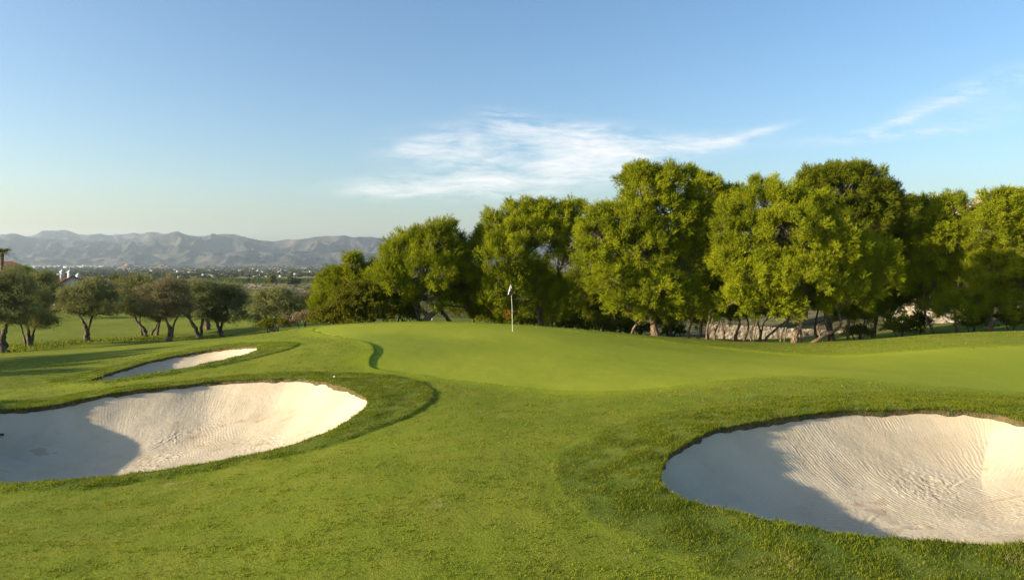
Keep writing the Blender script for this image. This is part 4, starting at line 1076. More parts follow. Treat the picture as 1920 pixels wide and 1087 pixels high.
# ------------------------------------------------------------------ things on the green
fx, fy = ground_at([961], [621])[0]
fz = float(zt([fx], [fy])[0])
fl = tag(empty('golf_flagstick', (fx, fy, fz)), 'thin white golf flagstick with a limp white and navy flag, standing in the green', 'flagstick')
MB().tube([(fx, fy, fz - 0.1), (fx - 0.02, fy, fz + 1.1), (fx - 0.08, fy, fz + 2.13)], [0.014, 0.012, 0.009], 10).build('pole', M_WHITE, fl, True)
MB().tube([(fx - 0.08, fy, fz + 2.13), (fx - 0.081, fy, fz + 2.17)], [0.018, 0.012], 10).build('finial', M_BLACK, fl, True)
cup = MB(); a = np.linspace(0, 2 * np.pi, 20, endpoint=False)
cup.add(np.concatenate([np.c_[fx + .054 * np.cos(a), fy + .054 * np.sin(a), np.full(20, fz + .006)], np.c_[fx + .048 * np.cos(a), fy + .048 * np.sin(a), np.full(20, fz + .006)], np.c_[fx + .048 * np.cos(a), fy + .048 * np.sin(a), np.full(20, fz - .1)]]),
        [[i, (i + 1) % 20, 20 + (i + 1) % 20, 20 + i] for i in range(20)] + [[20 + i, 20 + (i + 1) % 20, 40 + (i + 1) % 20, 40 + i] for i in range(20)])
cup.build('hole_cup', M_CUP, fl, True)


def flag_cloth():
    """limp cloth: folds hang down from the top of the pole to both sides"""
    n, m_ = 25, 17; v = np.zeros((n * m_, 3)); mi = []
    for i in range(n):
        u = i / (n - 1)
        for j in range(m_):
            w = j / (m_ - 1)
            drop = 0.40 * w + 0.15 * abs(u - 0.45) * (0.3 + w)
            x = (u - 0.60) * 0.26 * (0.12 + w ** 0.75) + 0.02 * math.sin(u * 15 + 1) * w
            y = 0.055 * math.sin(u * 13) * (0.25 + w)
            v[i * m_ + j] = (fx - 0.075 + x, fy - 0.02 + y, fz + 2.11 - drop)
    f = []
    for i in range(n - 1):
        for j in range(m_ - 1):
            f.append((i * m_ + j, (i + 1) * m_ + j, (i + 1) * m_ + j + 1, i * m_ + j + 1))
            u, w = i / (n - 1), j / (m_ - 1)
            mi.append(1 if (u > 0.68 and w > 0.25) or (0.25 < u < 0.55 and w > 0.66) or (0.38 < u < 0.58 and 0.28 < w < 0.44) else 0)
    o = mesh_obj('flag', v, np.array(f), [M_WHITE, M_NAVY], fl, True)
    o.data.polygons.foreach_set('material_index', np.array(mi, dtype=np.int32))
    s = o.modifiers.new('cloth', 'SOLIDIFY'); s.thickness = 0.003
    o['label'] = 'limp white flag with navy patches'


flag_cloth()


def uvsphere(c, r, n=16, m_=10, sc=(1, 1, 1)):
    v = []
    for i in range(m_ + 1):
        th = math.pi * i / m_
        for j in range(n):
            ph = 2 * math.pi * j / n
            v.append((c[0] + r * sc[0] * math.sin(th) * math.cos(ph), c[1] + r * sc[1] * math.sin(th) * math.sin(ph), c[2] + r * sc[2] * math.cos(th)))
    f = [(i * n + j, (i + 1) * n + j, (i + 1) * n + (j + 1) % n, i * n + (j + 1) % n) for i in range(m_) for j in range(n)]
    return v, f


bxy = ground_at([627], [717])[0]
bz_ = float(zt([bxy[0]], [bxy[1]])[0])
v, f = uvsphere((bxy[0], bxy[1], bz_ + 0.05), 0.024)
tag(mesh_obj('golf_ball', v, f, M_BALL, None, True), 'white golf ball in the grass at the far rim of the wide left bunker', 'golf ball')

# a little drift of dry leaves on the sand
lxy = np.array(unproj(407, 851, 14.0))[:2]; nl = 46
lx_ = lxy[0] + .11 * rng.standard_normal(nl); ly_ = lxy[1] + .05 * rng.standard_normal(nl)
lz_ = sand_z('left', lx_, ly_, sdf(lx_, ly_, SAND_SMOOTH['left'])[0])
v, f = leaves(np.c_[lx_, ly_, lz_ + .03], unit(rng.standard_normal((nl, 3)) * np.array([1, 1, .3])), np.full(nl, .02), 3, .06, .03, rng)
tag(mesh_obj('leaf_litter', v, f, simple_mat('brown_leaves', (0.05, 0.03, 0.015), (0.11, 0.065, 0.03), 20)), 'small drift of brown dry leaves on the sand of the wide left bunker', 'dry leaves', None, 'stuff')

# rake lying in the left bunker, only the end of its handle in view
ra = np.array(unproj(3, 815, 16.6)); rd = sdf([ra[0]], [ra[1]], SAND['left'])[0]
rz = float(sand_z('left', ra[:1], ra[1:2], rd)[0]) + 0.05
rk = tag(empty('bunker_rake', (ra[0], ra[1], rz)), 'black rake handle end lying on the shaded sand at the left edge', 'rake')
MB().tube([(ra[0] + .04, ra[1], rz), (ra[0] - .6, ra[1] + .05, rz + .01), (ra[0] - 1.5, ra[1] + .15, rz + .02)], [.028, .024, .022], 10).build('handle', M_BLACK, rk, True)
hd = MB(); hd.box((ra[0] - 1.56, ra[1] - .15, rz - .02), (ra[0] - 1.5, ra[1] + .45, rz + .04))
for i in range(12):
    y_ = ra[1] - .13 + i * .05; hd.tube([(ra[0] - 1.53, y_, rz + .0), (ra[0] - 1.53, y_, rz - .08)], [.008, .005], 5)
hd.build('head', M_BLACK, rk)


# golfer far off on the sunlit fairway: one skinned body, clothes over it
def skin_obj(name, verts, edges, radii, mat, parent, root=0, lev=2):
    me = bpy.data.meshes.new(name); me.from_pydata([tuple(np.array(v) - np.array(parent.location)) for v in verts], edges, []); me.update()
    me.materials.append(mat)
    o = bpy.data.objects.new(name, me); COL.objects.link(o); o.parent = parent
    s = o.modifiers.new('skin', 'SKIN'); s.use_smooth_shade = True
    for i, r in enumerate(radii):
        d = me.skin_vertices[0].data[i]; d.radius = r if isinstance(r, tuple) else (r, r); d.use_root = (i == root)
    b = o.modifiers.new('subdivision', 'SUBSURF'); b.levels = lev; b.render_levels = lev
    return o


gY = 178.0; gX = (810 - 960) / F * gY; gz = float(zt([gX], [gY])[0]); gz = max(gz, HC - (608 - HZ) / F * gY - 0.05)
gz = float(relief([gX], [gY], None, None)[0])
per = tag(empty('person', (gX, gY, gz)), 'distant golfer in white top and dark shorts on the sunlit grass between leaning trunks', 'person')
O = lambda x, y, z: (gX + x, gY + y, gz + z)
bv = [O(0, 0, .95), O(0, .01, 1.12), O(0, .01, 1.32), O(0, .01, 1.46), O(0, 0, 1.53), O(0, -.01, 1.62), O(0, -.02, 1.72),
      O(-.10, 0, .88), O(-.12, -.03, .50), O(-.13, .02, .09), O(-.13, -.14, .04), O(.10, 0, .88), O(.13, .04, .50), O(.15, .10, .09), O(.15, -.06, .04),
      O(-.20, .01, 1.42), O(-.26, .0, 1.15), O(-.24, -.16, .93), O(-.22, -.22, .85), O(.20, .01, 1.42), O(.27, 0, 1.15), O(.25, -.14, .93), O(.24, -.2, .85)]
be = [(0, 1), (1, 2), (2, 3), (3, 4), (4, 5), (5, 6), (0, 7), (7, 8), (8, 9), (9, 10), (0, 11), (11, 12), (12, 13), (13, 14), (3, 15), (15, 16), (16, 17), (17, 18), (3, 19), (19, 20), (20, 21), (21, 22)]
br = [(.15, .11), (.13, .10), (.16, .11), (.12, .09), .055, .085, .075, .085, .062, .042, .035, .085, .062, .042, .035, .055, .043, .034, .035, .055, .043, .034, .035]
skin_obj('body', bv, be, br, M_SKIN, per)
skin_obj('shirt', [bv[i] for i in (1, 2, 3, 15, 19)] + [O(-.235, .0, 1.26), O(.24, 0, 1.26)], [(0, 1), (1, 2), (2, 3), (2, 4), (3, 5), (4, 6)], [(.17, .13), (.19, .14), (.15, .11), .085, .085, .075, .075], M_WHITE, per)
skin_obj('shorts', [bv[0], bv[7], O(-.12, -.02, .56), bv[11], O(.125, .03, .56)], [(0, 1), (1, 2), (0, 3), (3, 4)], [(.18, .14), .12, .10, .12, .10], M_NAVY, per)
v, f = uvsphere(O(0, -.01, 1.69), 0.098, 14, 8, (1, 1.1, .95)); mesh_obj('cap', [p for p in v], f, M_WHITE, per, True)
for s in (-1, 1):
    v, f = uvsphere(O(s * .14, -.04 + .04 * (s > 0), .05), 0.07, 10, 6, (.8, 1.8, .7)); mesh_obj('shoe', v, f, M_BLACK, per, True)

# ------------------------------------------------------------------ behind the pines: stone wall, rock bank, building
nu, nv = 220, 26
u = np.linspace(0, 1, nu); ax_ = (1335 - 960) / F * 57 + u * ((1600 - 1335) / F * 56 + .3); ay_ = 57.5 - 1.5 * u
zb = zt(ax_, ay_) - .3; zt_w = HC - (np.interp(u, [0, 1], [608, 622]) - HZ) / F * ay_ + 0.06 * fbm(u * 30, u * 0, 4, 77)
prof = np.array([(0, 0)] + [(0, t) for t in np.linspace(.05, .97, nv - 6)] + [(.06, 1), (.2, 1.01), (.34, 1), (.4, .95), (.4, 0)])
WX = np.repeat(ax_[:, None], len(prof), 1); WY = ay_[:, None] + prof[None, :, 0]; WZ = zb[:, None] + (zt_w - zb)[:, None] * prof[None, :, 1]
lum = fbm(WX * 3.2, WZ * 4.5 + 7, 4, 78, .65)
WY = WY - 0.045 * lum * (prof[None, :, 0] < .1); WZ = WZ + .03 * lum * (prof[None, :, 1] > .1)
nw = len(prof); Ii = np.arange(nu * nw).reshape(nu, nw)
q = np.stack([Ii[:-1, :-1], Ii[1:, :-1], Ii[1:, 1:], Ii[:-1, 1:]], -1).reshape(-1, 4)
tag(mesh_obj('stone_wall', np.c_[WX.ravel(), WY.ravel(), WZ.ravel()], q, M_STONE), 'low pale stone wall glimpsed between the bent pine trunks', 'wall')

# eroded rock bank
rr, cc = 40, 60
u = np.linspace(-1, 1, cc); w = np.linspace(0, 1, rr); U, Wd = np.meshgrid(u, w)
rx0 = (1785 - 960) / F * 56
RX = rx0 + U * 3.2; RY = 54 + Wd * 5.5 + 0.8 * U ** 2
RZ = zt(RX.ravel(), RY.ravel()).reshape(RX.shape) - .2 + 1.7 * sstep(Wd, 0.0, 0.75) * (1 - np.abs(U) ** 3) + 0.45 * fbm(RX * 0.9, RY * 0.9, 5, 12, .6) * sstep(Wd, 0.02, .3) * (1 - U ** 4)
RX = RX + 0.25 * fbm(RX, RZ * 1.5, 4, 13); RY = RY + 0.35 * fbm(RX * 1.3, RZ * 1.3, 4, 14)
Ii = np.arange(rr * cc).reshape(rr, cc)
q = np.stack([Ii[:-1, :-1], Ii[:-1, 1:], Ii[1:, 1:], Ii[1:, :-1]], -1).reshape(-1, 4)
tag(mesh_obj('rock_bank', np.c_[RX.ravel(), RY.ravel(), RZ.ravel()], q, M_STONE, None, True), 'sunlit pale eroded rock bank between dark trunks near the right edge', 'rock bank')

# cream building whose roof turrets show over the pines
bY = 105.0
bl = tag(empty('apartment_building', ((1830 - 960) / F * bY, bY, float(relief([(1830 - 960) / F * bY], [bY])[0]))), 'cream building with roof turrets and a mast showing over the rightmost pines', 'building')


def bpx(px, py, dy=0): return px3(px, py, bY + dy)


l = bpx(1745, 378); r = bpx(2060, 378); gz0 = bl.location.z - .5
MB().box((l[0], bY, gz0), (r[0], bY + 12, bpx(0, 384)[2])).build('wall', M_CREAM, bl)
MB().box((l[0] - .2, bY - .2, bpx(0, 384)[2] + .002), (r[0] + .2, bY + .2, bpx(0, 381)[2])).box((l[0] - .2, bY + .21, bpx(0, 384)[2] + .002), (l[0] + .2, bY + 12.2, bpx(0, 381)[2])).box((r[0] - .2, bY + .21, bpx(0, 384)[2] + .002), (r[0] + .2, bY + 12.2, bpx(0, 381)[2])).build('parapet', M_CREAM, bl)
for (pa, pb, pt) in [(1749, 1757, 366), (1773, 1783, 364), (1829, 1846, 367)]:
    a_ = bpx(pa, pt, 2); b_ = bpx(pb, pt, 2)
    t = MB().box((a_[0], bY + 1, bpx(0, 384)[2] - .3), (b_[0], bY + 2.4, a_[2])).build('turret', M_CREAM, bl)
    MB().box((a_[0] - .12, bY + .88, a_[2] + .003), (b_[0] + .12, bY + 2.52, a_[2] + .18)).build('turret_cap', M_TILE, t)
for (pp, pt, rr_) in [(1838, 352, .07), (1799, 363, .05)]:
    p = bpx(pp, pt, 1.7); MB().tube([(p[0], p[1], bpx(0, 384)[2]), tuple(p)], [rr_, rr_ * .7], 8).build('mast', M_WHITE, bl, True)
for row in range(3):
    for c in range(7):
        x = l[0] + 2 + c * 3.4; z = gz0 + 1.8 + row * 3.1
        fr = MB().box((x - .08, bY - .05, z - .08), (x + 1.28, bY - .004, z + 1.48)).build('window', M_WHITE, bl)
        MB().box((x, bY - .058, z), (x + 1.2, bY - .052, z + 1.4)).build('pane', M_DARKGLASS, fr)


# ------------------------------------------------------------------ houses beyond the left fairway
def house(label, px, py_ridge, Y, w, d, h_wall, h_roof, rot, seed, chim=()):
    c = px3(px, py_ridge, Y); base = c[2] - h_roof - h_wall
    root = tag(empty('villa', (c[0], Y, base)), label, 'house', 'villas beyond the left fairway')
    ca_, sa_ = math.cos(rot), math.sin(rot)
    def L(x, y, z): return (c[0] + x * ca_ - y * sa_, Y + x * sa_ + y * ca_, base + z)
    v = [L(-w / 2, -d / 2, -3), L(w / 2, -d / 2, -3), L(w / 2, d / 2, -3), L(-w / 2, d / 2, -3), L(-w / 2, -d / 2, h_wall), L(w / 2, -d / 2, h_wall), L(w / 2, d / 2, h_wall), L(-w / 2, d / 2, h_wall), L(-w / 2, 0, h_wall + h_roof - .12), L(w / 2, 0, h_wall + h_roof - .12)]
    mesh_obj('wall', v, [np.array([[0, 1, 5, 4], [1, 2, 6, 5], [2, 3, 7, 6], [3, 0, 4, 7]]), np.array([[4, 8, 7], [5, 6, 9]])], M_WALLW, root)
    o = .35; e = h_wall - .2
    rv = []
    for s in (-1, 1):
        rv += [L(-w / 2 - o, s * (d / 2 + o), e), L(w / 2 + o, s * (d / 2 + o), e), L(w / 2 + o, 0, h_wall + h_roof), L(-w / 2 - o, 0, h_wall + h_roof)]
    rf = mesh_obj('roof', rv, np.array([[0, 1, 2, 3], [5, 4, 7, 6]]), M_TILE, root)
    s = rf.modifiers.new('thickness', 'SOLIDIFY'); s.thickness = .16
    for (cx_, cy_, ch) in chim:
        b = MB(); q0 = L(cx_, cy_, h_wall - .2); b.box((q0[0] - .3, q0[1] - .3, q0[2]), (q0[0] + .3, q0[1] + .3, base + h_wall + ch), rot)
        ch_o = b.build('chimney', M_WALLW, root)
        z1 = base + h_wall + ch
        cap = MB(); cap.add([(q0[0] - .38, q0[1] - .38, z1 + .003), (q0[0] + .38, q0[1] - .38, z1 + .003), (q0[0] + .38, q0[1] + .38, z1 + .003), (q0[0] - .38, q0[1] + .38, z1 + .003), (q0[0], q0[1], z1 + .6)], np.array([[0, 1, 4], [1, 2, 4], [2, 3, 4], [3, 0, 4]]), np.array([[3, 2, 1, 0]]))
        cap.build('chimney_cap', M_WALLW, root)
    for k in range(3):
        x = -w / 2 + w * (k + .6) / 3.4
        p_ = [L(x, -d / 2 - .03, 1), L(x + 1, -d / 2 - .03, 1), L(x + 1, -d / 2 - .03, 2.3), L(x, -d / 2 - .03, 2.3), L(x, -d / 2 + .02, 1), L(x + 1, -d / 2 + .02, 1), L(x + 1, -d / 2 + .02, 2.3), L(x, -d / 2 + .02, 2.3)]
        mesh_obj('window', p_, np.array([[0, 1, 2, 3], [0, 4, 5, 1], [1, 5, 6, 2], [2, 6, 7, 3], [3, 7, 4, 0]]), M_DARKGLASS, root)
    return root


house('big red roofed house at the left edge under the palm', -12, 490, 96, 9, 8.6, 3.0, 1.9, 1.75, 1, [(-3.6, -2.4, 1.6)])
house('white villa with two white chimneys and a red roof', 133, 516, 120, 4.6, 5.0, 2.6, 1.4, -0.85, 2, [(-2.0, -1.0, 1.9), (1.6, -.4, 1.9)])
house('low terracotta roofed villa stepping down right of the white one', 155, 520, 128, 4.5, 4.5, 2.6, 1.4, -0.75, 3, [(-1.2, -.4, 1.7)])
house('small villa peeping out between the olives', 203, 531, 135, 4.5, 4.5, 2.6, 1.3, -0.4, 4, [(.6, -.4, 1.5)])

# palm over the red roof
pY = 92.0; pc = px3(4, 475, pY); rng = np.random.default_rng(3)
pg_ = float(relief([pc[0]], [pY])[0])
pm = tag(empty('palm_tree', (pc[0], pY, pg_)), 'fan palm rising over the red roof at the left edge', 'palm tree')
MB().tube([(pc[0] - .3, pY, pg_ - .2), (pc[0] - .1, pY, (pg_ + pc[2]) / 2), tuple(pc)], [.28, .22, .2], 10, 1, .06).build('trunk', M_BARK, pm, True)
fb = MB()
for i in range(34):
    az = rng.uniform(0, 2 * np.pi); el = rng.uniform(-.5, 1.3); d0 = np.array([math.cos(az) * math.cos(el), math.sin(az) * math.cos(el), math.sin(el)])
    L = rng.uniform(1.2, 1.7); t = np.linspace(0, 1, 8)[:, None]
    p = pc + d0 * L * t + np.array([0, 0, -.55 * L]) * t ** 2.2
    side = unit(np.cross(d0, [0, 0, 1.0]))
    for s in (-1, 1):
        for k in range(2, 8):
            b0 = p[k - 1]; dirn = unit(d0 * .7 + s * side * .8 + np.array([0, 0, -.25 * k / 8]))
            ln = .55
            fb.add([b0 - d0 * .035, b0 + d0 * .05, b0 + dirn * ln], np.array([[0, 1, 2]]))
            fb.add([b0 + d0 * .07, b0 + d0 * .14, b0 + d0 * .1 + dirn * ln * .95], np.array([[0, 1, 2]]))
fb.build('crown', M_PALM, pm)

# ------------------------------------------------------------------ the plain, the far hills and the mountains
def plain_mat():
    m, nt, g, out = new_mat('plain_fields')
    p = g.pos(); xyz = g.sep(p)
    q = g.mapping(p, rot=(0, 0, 0.3), scale=(1 / 160, 1 / 110, 0))
    cell = g.vor(q, 1.0, 'F1', 'Color', 0.9)
    s = nt_new(nt, 'ShaderNodeSeparateColor'); g.put(s.inputs[0], cell)
    c = g.mix(g.ramp(s.outputs[0], 0.25, 0.6), (0.040, 0.052, 0.018), (0.095, 0.095, 0.035))
    c = g.mix(g.ramp(s.outputs[1], 0.62, 0.78), c, (0.26, 0.20, 0.125))
    c = g.mix(g.ramp(s.outputs[2], 0.75, 0.85, 0.0, 0.7), c, (0.05, 0.075, 0.02))
    ed = g.vor(q, 1.0, 'DISTANCE_TO_EDGE', 'Distance', 0.9)
    c = g.mix(g.ramp(ed, 0.02, 0.06, 0.7, 0.0), c, (0.035, 0.042, 0.018))
    sp = g.noise(g.mapping(p, scale=(1 / 16, 1 / 40, 0)), 1.0, 5, 0.7)
    c = g.mix(g.ramp(sp, 0.52, 0.62, 0.0, 0.75), c, (0.030, 0.040, 0.016))
    c = g.mix(g.ramp(sp, 0.38, 0.30, 0.0, 0.6), c, (0.30, 0.25, 0.17))
    scrub = g.attr('scrub')
    n = g.noise(p, 0.16, 6, 0.72); n2 = g.noise(p, 0.7, 4, 0.7)
    sc = g.mix(g.ramp(n, 0.42, 0.56), (0.075, 0.075, 0.035), (0.36, 0.27, 0.19))
    sc = g.mix(g.ramp(n2, 0.55, 0.66, 0.0, 0.8), sc, (0.055, 0.055, 0.025))
    c = g.mix(scrub, c, sc)
    vine = g.attr('vine')
    c = g.mix(vine, c, g.mix(g.ramp(n2, 0.4, 0.6), (0.05, 0.075, 0.012), (0.075, 0.105, 0.018)))
    principled(nt, out, c, 0.95, g.bump(g.noise(p, 0.5, 5, 0.7), 0.8, 1.0), g, 0.05); return m


ys = np.concatenate([[-120, -60, 0, 60, 110], np.geomspace(130, 1400, 240), np.geomspace(1420, 11500, 160)])
ss = np.concatenate([np.linspace(-1.5, -0.85, 12), np.linspace(-0.84, 0.1, 330), np.linspace(0.13, 1.5, 30)])
PX = ss[None] * (np.maximum(ys, 60)[:, None] + 40); PY = np.broadcast_to(ys[:, None], PX.shape)
PZ = z_plain(PX, PY)
ppx = 960 + PX / np.maximum(PY, 1) * F
mid = np.exp(-((PY - 400) / 170) ** 2)
PZ = PZ + mid * (2.2 * fbm(PX / 45, PY / 45, 5, 41, .55) - 1.2 * np.abs(fbm(PX / 18, PY / 18, 3, 43))) * sstep(ppx, 380, 440)
PZ = PZ + 1.0 * fbm(PX / 300, PY / 300, 3, 42) * sstep(PY, 800, 1500)
inside = (PY < 255) & (np.abs(PX) < 400)
PZ = np.where(inside, np.minimum(PZ - 4.0, relief(PX.ravel(), PY.ravel()).reshape(PX.shape) - 3.0), PZ)
scrub = sstep(PY, 235, 250) * (1 - sstep(PY + 30 * fbm(PX / 60, PY / 60, 2, 3), 560, 610)) * sstep(ppx, 300, 430) * (1 - sstep(ppx, 640, 700))
vine = sstep(PY, 615, 625) * (1 - sstep(PY, 820, 835)) * sstep(ppx, 395, 425)
nr, nc = PX.shape; Ii = np.arange(nr * nc).reshape(nr, nc)
q = np.stack([Ii[:-1, :-1], Ii[:-1, 1:], Ii[1:, 1:], Ii[1:, :-1]], -1).reshape(-1, 4)
o = mesh_obj('plain', np.c_[PX.ravel(), PY.ravel(), PZ.ravel()], q, plain_mat(), None, True, {'scrub': scrub.ravel(), 'vine': vine.ravel()})
tag(o, 'wide hazy farmed plain below the golf course', 'plain', None, 'structure')


def zp(x, y):
    x = np.asarray(x, float); y = np.asarray(y, float); px_ = 960 + x / y * F
    z = z_plain(x, y) + np.exp(-((y - 400) / 170) ** 2) * (2.2 * fbm(x / 45, y / 45, 5, 41, .55) - 1.2 * np.abs(fbm(x / 18, y / 18, 3, 43))) * sstep(px_, 380, 440)
    return z + 1.0 * fbm(x / 300, y / 300, 3, 42) * sstep(y, 800, 1500)


def rock_mat():
    m, nt, g, out = new_mat('mountain_rock')
    p = g.pos()
    n = g.noise(p, 0.004, 6, 0.65); n2 = g.noise(p, 0.02, 5, 0.7)
    c = g.mix(g.ramp(n, 0.42, 0.6), (0.026, 0.031, 0.030), (0.086, 0.074, 0.062))
    c = g.mix(g.ramp(n2, 0.5, 0.66, 0.0, 0.6), c, (0.055, 0.060, 0.035))
    low = g.attr('low')
    c = g.mix(g.math('MULTIPLY', low, g.ramp(n2, 0.35, 0.5)), c, (0.15, 0.12, 0.09))
    principled(nt, out, c, 0.95, g.bump(n2, 0.9, 14.0), g, 0.05); return m


M_ROCK = rock_mat()


def ridged(x, y, oct, seed):
    s = 0; a = 1.0; w = 1.0
    for i in range(oct):
        n = 1 - np.abs(perlin(x * 2 ** i, y * 2 ** i, seed + i * 13)) * 1.6
        n = n * n * w; s = s + a * n; w = np.clip(n * 1.4, 0, 1); a *= 0.55
    return s


def mountain_range(name, label, prof, Yc, half, lowY, seed, amp, nx_=700, ny_=130):
    """prof: skyline as (px, py); the crest runs at depth Yc and falls to the plain on both sides"""
    prof = np.array(prof, float)
    px_ = np.linspace(prof[0, 0], prof[-1, 0], nx_); v = np.linspace(-1, 1, ny_)
    sk = np.interp(px_, prof[:, 0], prof[:, 1])
    A, B = np.meshgrid(px_, v)
    Yg = Yc + np.where(B < 0, B * (Yc - lowY), B * half)
    Yg = Yg + 260 * fbm(A / 90, B * 1.2, 3, seed + 5) * (1 - B ** 2)
    Xg = (A - 960) / F * Yg
    env = np.where(B < 0, (1 + B), (1 - B)); env = np.clip(env, 0, 1)
    base = z_plain(Xg, Yg)
    crest = HC - (np.interp(A, prof[:, 0], prof[:, 1]) - HZ) / F * Yc
    hgt = np.maximum(crest - base, 2)
    rd = ridged(Xg / 620 + 0.3 * fbm(Xg / 900, Yg / 900, 2, 7), Yg / 1100, 5, seed) - 0.95
    rd2 = ridged(Xg / 210, Yg / 380, 4, seed + 3) - 0.95
    e = env ** 1.25
    z = base + hgt * e + amp * hgt * (0.62 * rd + 0.28 * rd2) * (e * (1 - e) * 3.2 + 0.05 * e)
    z = z - 25 * (1 - sstep(env, 0, 0.06))
    Ii = np.arange(nx_ * ny_).reshape(ny_, nx_)
    q = np.stack([Ii[:-1, :-1], Ii[:-1, 1:], Ii[1:, 1:], Ii[1:, :-1]], -1).reshape(-1, 4)
    low = (1 - sstep(env, 0.05, 0.45)) * 0.75
    o = mesh_obj(name, np.c_[Xg.ravel(), Yg.ravel(), z.ravel()], q, M_ROCK, None, True, {'low': low.ravel()})
    return tag(o, label, 'mountains', None, 'structure')


Z_ = lambda pts_: [(x / 2.56, 430 + y / 2.56) for x, y in pts_]
mountain_range('mountains', 'pale blue back range of mountains fading in the haze', [(-500, 445)] + Z_([(-200, 40), (0, 36), (90, 32), (140, 30), (170, 22), (200, 10), (235, 5), (270, 3), (320, 3), (345, 10), (375, 19), (410, 25), (440, 22), (480, 20), (520, 26), (560, 22), (600, 21), (640, 18), (680, 20), (710, 13), (740, 10), (790, 19), (850, 20), (900, 27), (960, 31), (1020, 30), (1200, 46), (1400, 60)]) + [(800, 470), (1100, 475)], 9300, 1300, 7200, 300, 0.42)
mountain_range('mountains', 'nearer range of folded grey mountains across the plain', [(-500, 448)] + Z_([(-300, 30), (0, 25), (25, 22), (50, 18), (70, 20), (95, 26), (130, 34), (200, 42), (330, 50), (480, 56), (570, 55), (620, 45), (680, 38), (740, 30), (800, 18), (835, 10), (855, 10), (880, 20), (910, 27), (955, 30), (1000, 24), (1060, 18), (1090, 17), (1120, 22), (1180, 36), (1225, 43), (1260, 52), (1290, 57), (1310, 57), (1350, 50), (1400, 47), (1430, 46), (1500, 36), (1540, 29), (1600, 27), (1650, 29), (1680, 34), (1740, 34), (1800, 38), (1890, 44), (2000, 52)]) + [(900, 458), (1200, 462), (1500, 466), (2200, 470)], 7600, 1400, 5300, 340, 0.55)
mountain_range('foothills', 'low eroded foothills in front of the mountains', [(-500, 482), (60, 480), (150, 484), (230, 480), (280, 474), (330, 478), (360, 470), (420, 474), (470, 468), (520, 474), (560, 470), (610, 474), (660, 470), (720, 474), (800, 474), (1200, 478)], 5900, 700, 5000, 380, 0.8, 600, 70)
for i, (px, rx, h, lab) in enumerate([(240, 20, 16, 'small brown quarry hill on the plain, left one'), (308, 24, 14, 'small brown quarry hill on the plain, right one')]):
    Yh = 3300.0; xc = (px - 960) / F * Yh; w_ = rx / F * Yh
    u = np.linspace(-1, 1, 50); A, B = np.meshgrid(u, u); r = np.clip(1 - np.sqrt(A ** 2 + B ** 2), 0, 1)
    z = z_plain(xc + A * w_, Yh + B * w_) - 2 + h * 1.5 * r ** 0.8 * (1 + .35 * fbm(A * 3, B * 3 + i * 9, 4, 5))
    Ii = np.arange(2500).reshape(50, 50); q = np.stack([Ii[:-1, :-1], Ii[:-1, 1:], Ii[1:, 1:], Ii[1:, :-1]], -1).reshape(-1, 4)
    tag(mesh_obj('hill', np.c_[(xc + A * w_).ravel(), (Yh + B * w_).ravel(), z.ravel()], q, simple_mat('quarry_earth', (0.16, 0.10, 0.065), (0.30, 0.17, 0.10), .02, .95), None, True), lab, 'hill', None, 'structure')


# far trees, shrubs, vines and houses scattered over the plain
def blob_cloud(x, y, z, r, rng, K=26, flat=0.8):
    """ragged little crowns made of leaf cards, many to one mesh"""
    n = len(x)
    d = unit(rng.standard_normal((n, K, 3))); d[..., 2] = np.abs(d[..., 2]) * 1.0 - 0.15
    c = np.stack([x, y, z], -1)[:, None] + d * (r[:, None, None] * rng.uniform(.45, 1.0, (n, K, 1))) * np.array([1, 1, flat])
    s1 = unit(rng.standard_normal((n, K, 3))); s2 = unit(np.cross(s1, rng.standard_normal((n, K, 3))))
    e = (r[:, None, None] * rng.uniform(.25, .5, (n, K, 1)))
    v = np.stack([c - s1 * e, c + s2 * e * .8, c + s1 * e, c - s2 * e * .8], 2).reshape(-1, 3)
    return v, np.arange(len(v)).reshape(-1, 4)


rng = np.random.default_rng(90)


def spread(n, pa, pb, ya, yb, power=1.0):
    t = rng.random(n) ** power
    y = np.exp(np.log(ya) + (np.log(yb) - np.log(ya)) * t); p = rng.uniform(pa, pb, n)
    return (p - 960) / F * y, y


x, y = spread(5200, -80, 780, 840, 5200, .8)
keep = fbm(x / 130, y / 260, 3, 15) > -0.15
x, y = x[keep], y[keep]
v, f = blob_cloud(x, y, zp(x, y) + 1.0, rng.uniform(2.0, 5.5, len(x)) * (0.7 + y / 4000), rng, 18)
tag(mesh_obj('distant_trees', v, f, M_FAR_TREE), 'countless dark trees and hedges dotting the plain', 'trees', None, 'stuff')
x, y = spread(1500, 380, 660, 255, 560)
keep = fbm(x / 14, y / 22, 3, 25) > -0.05
x, y = x[keep], y[keep]
v, f = blob_cloud(x, y, zp(x, y) + .1, rng.uniform(.5, 1.5, len(x)), rng, 22)
tag(mesh_obj('scrub', v, f, M_OLIVE), 'low scrub covering the pale eroded slope beyond the fairway', 'scrub', None, 'stuff')
x = []; y = []
for ry in np.linspace(632, 815, 20):
    xx = np.arange((395 - 960) / F * ry, (660 - 960) / F * ry, 1.6); x.append(xx + rng.normal(0, .3, len(xx))); y.append(np.full(len(xx), ry) + xx * .03 + rng.normal(0, .3, len(xx)))
x = np.concatenate(x); y = np.concatenate(y)
v, f = blob_cloud(x, y, zp(x, y) + .6, rng.uniform(.9, 1.5, len(x)), rng, 10)
tag(mesh_obj('vineyard', v, f, leaf_mat('vine_leaves', (0.045, 0.075, 0.012), (0.085, 0.12, 0.02), (0.10, 0.11, 0.03), .2, .03)), 'dark green rows of a vineyard on the plain', 'vineyard', None, 'stuff')
# scattered farmhouses and the white town
M_TOWN = None


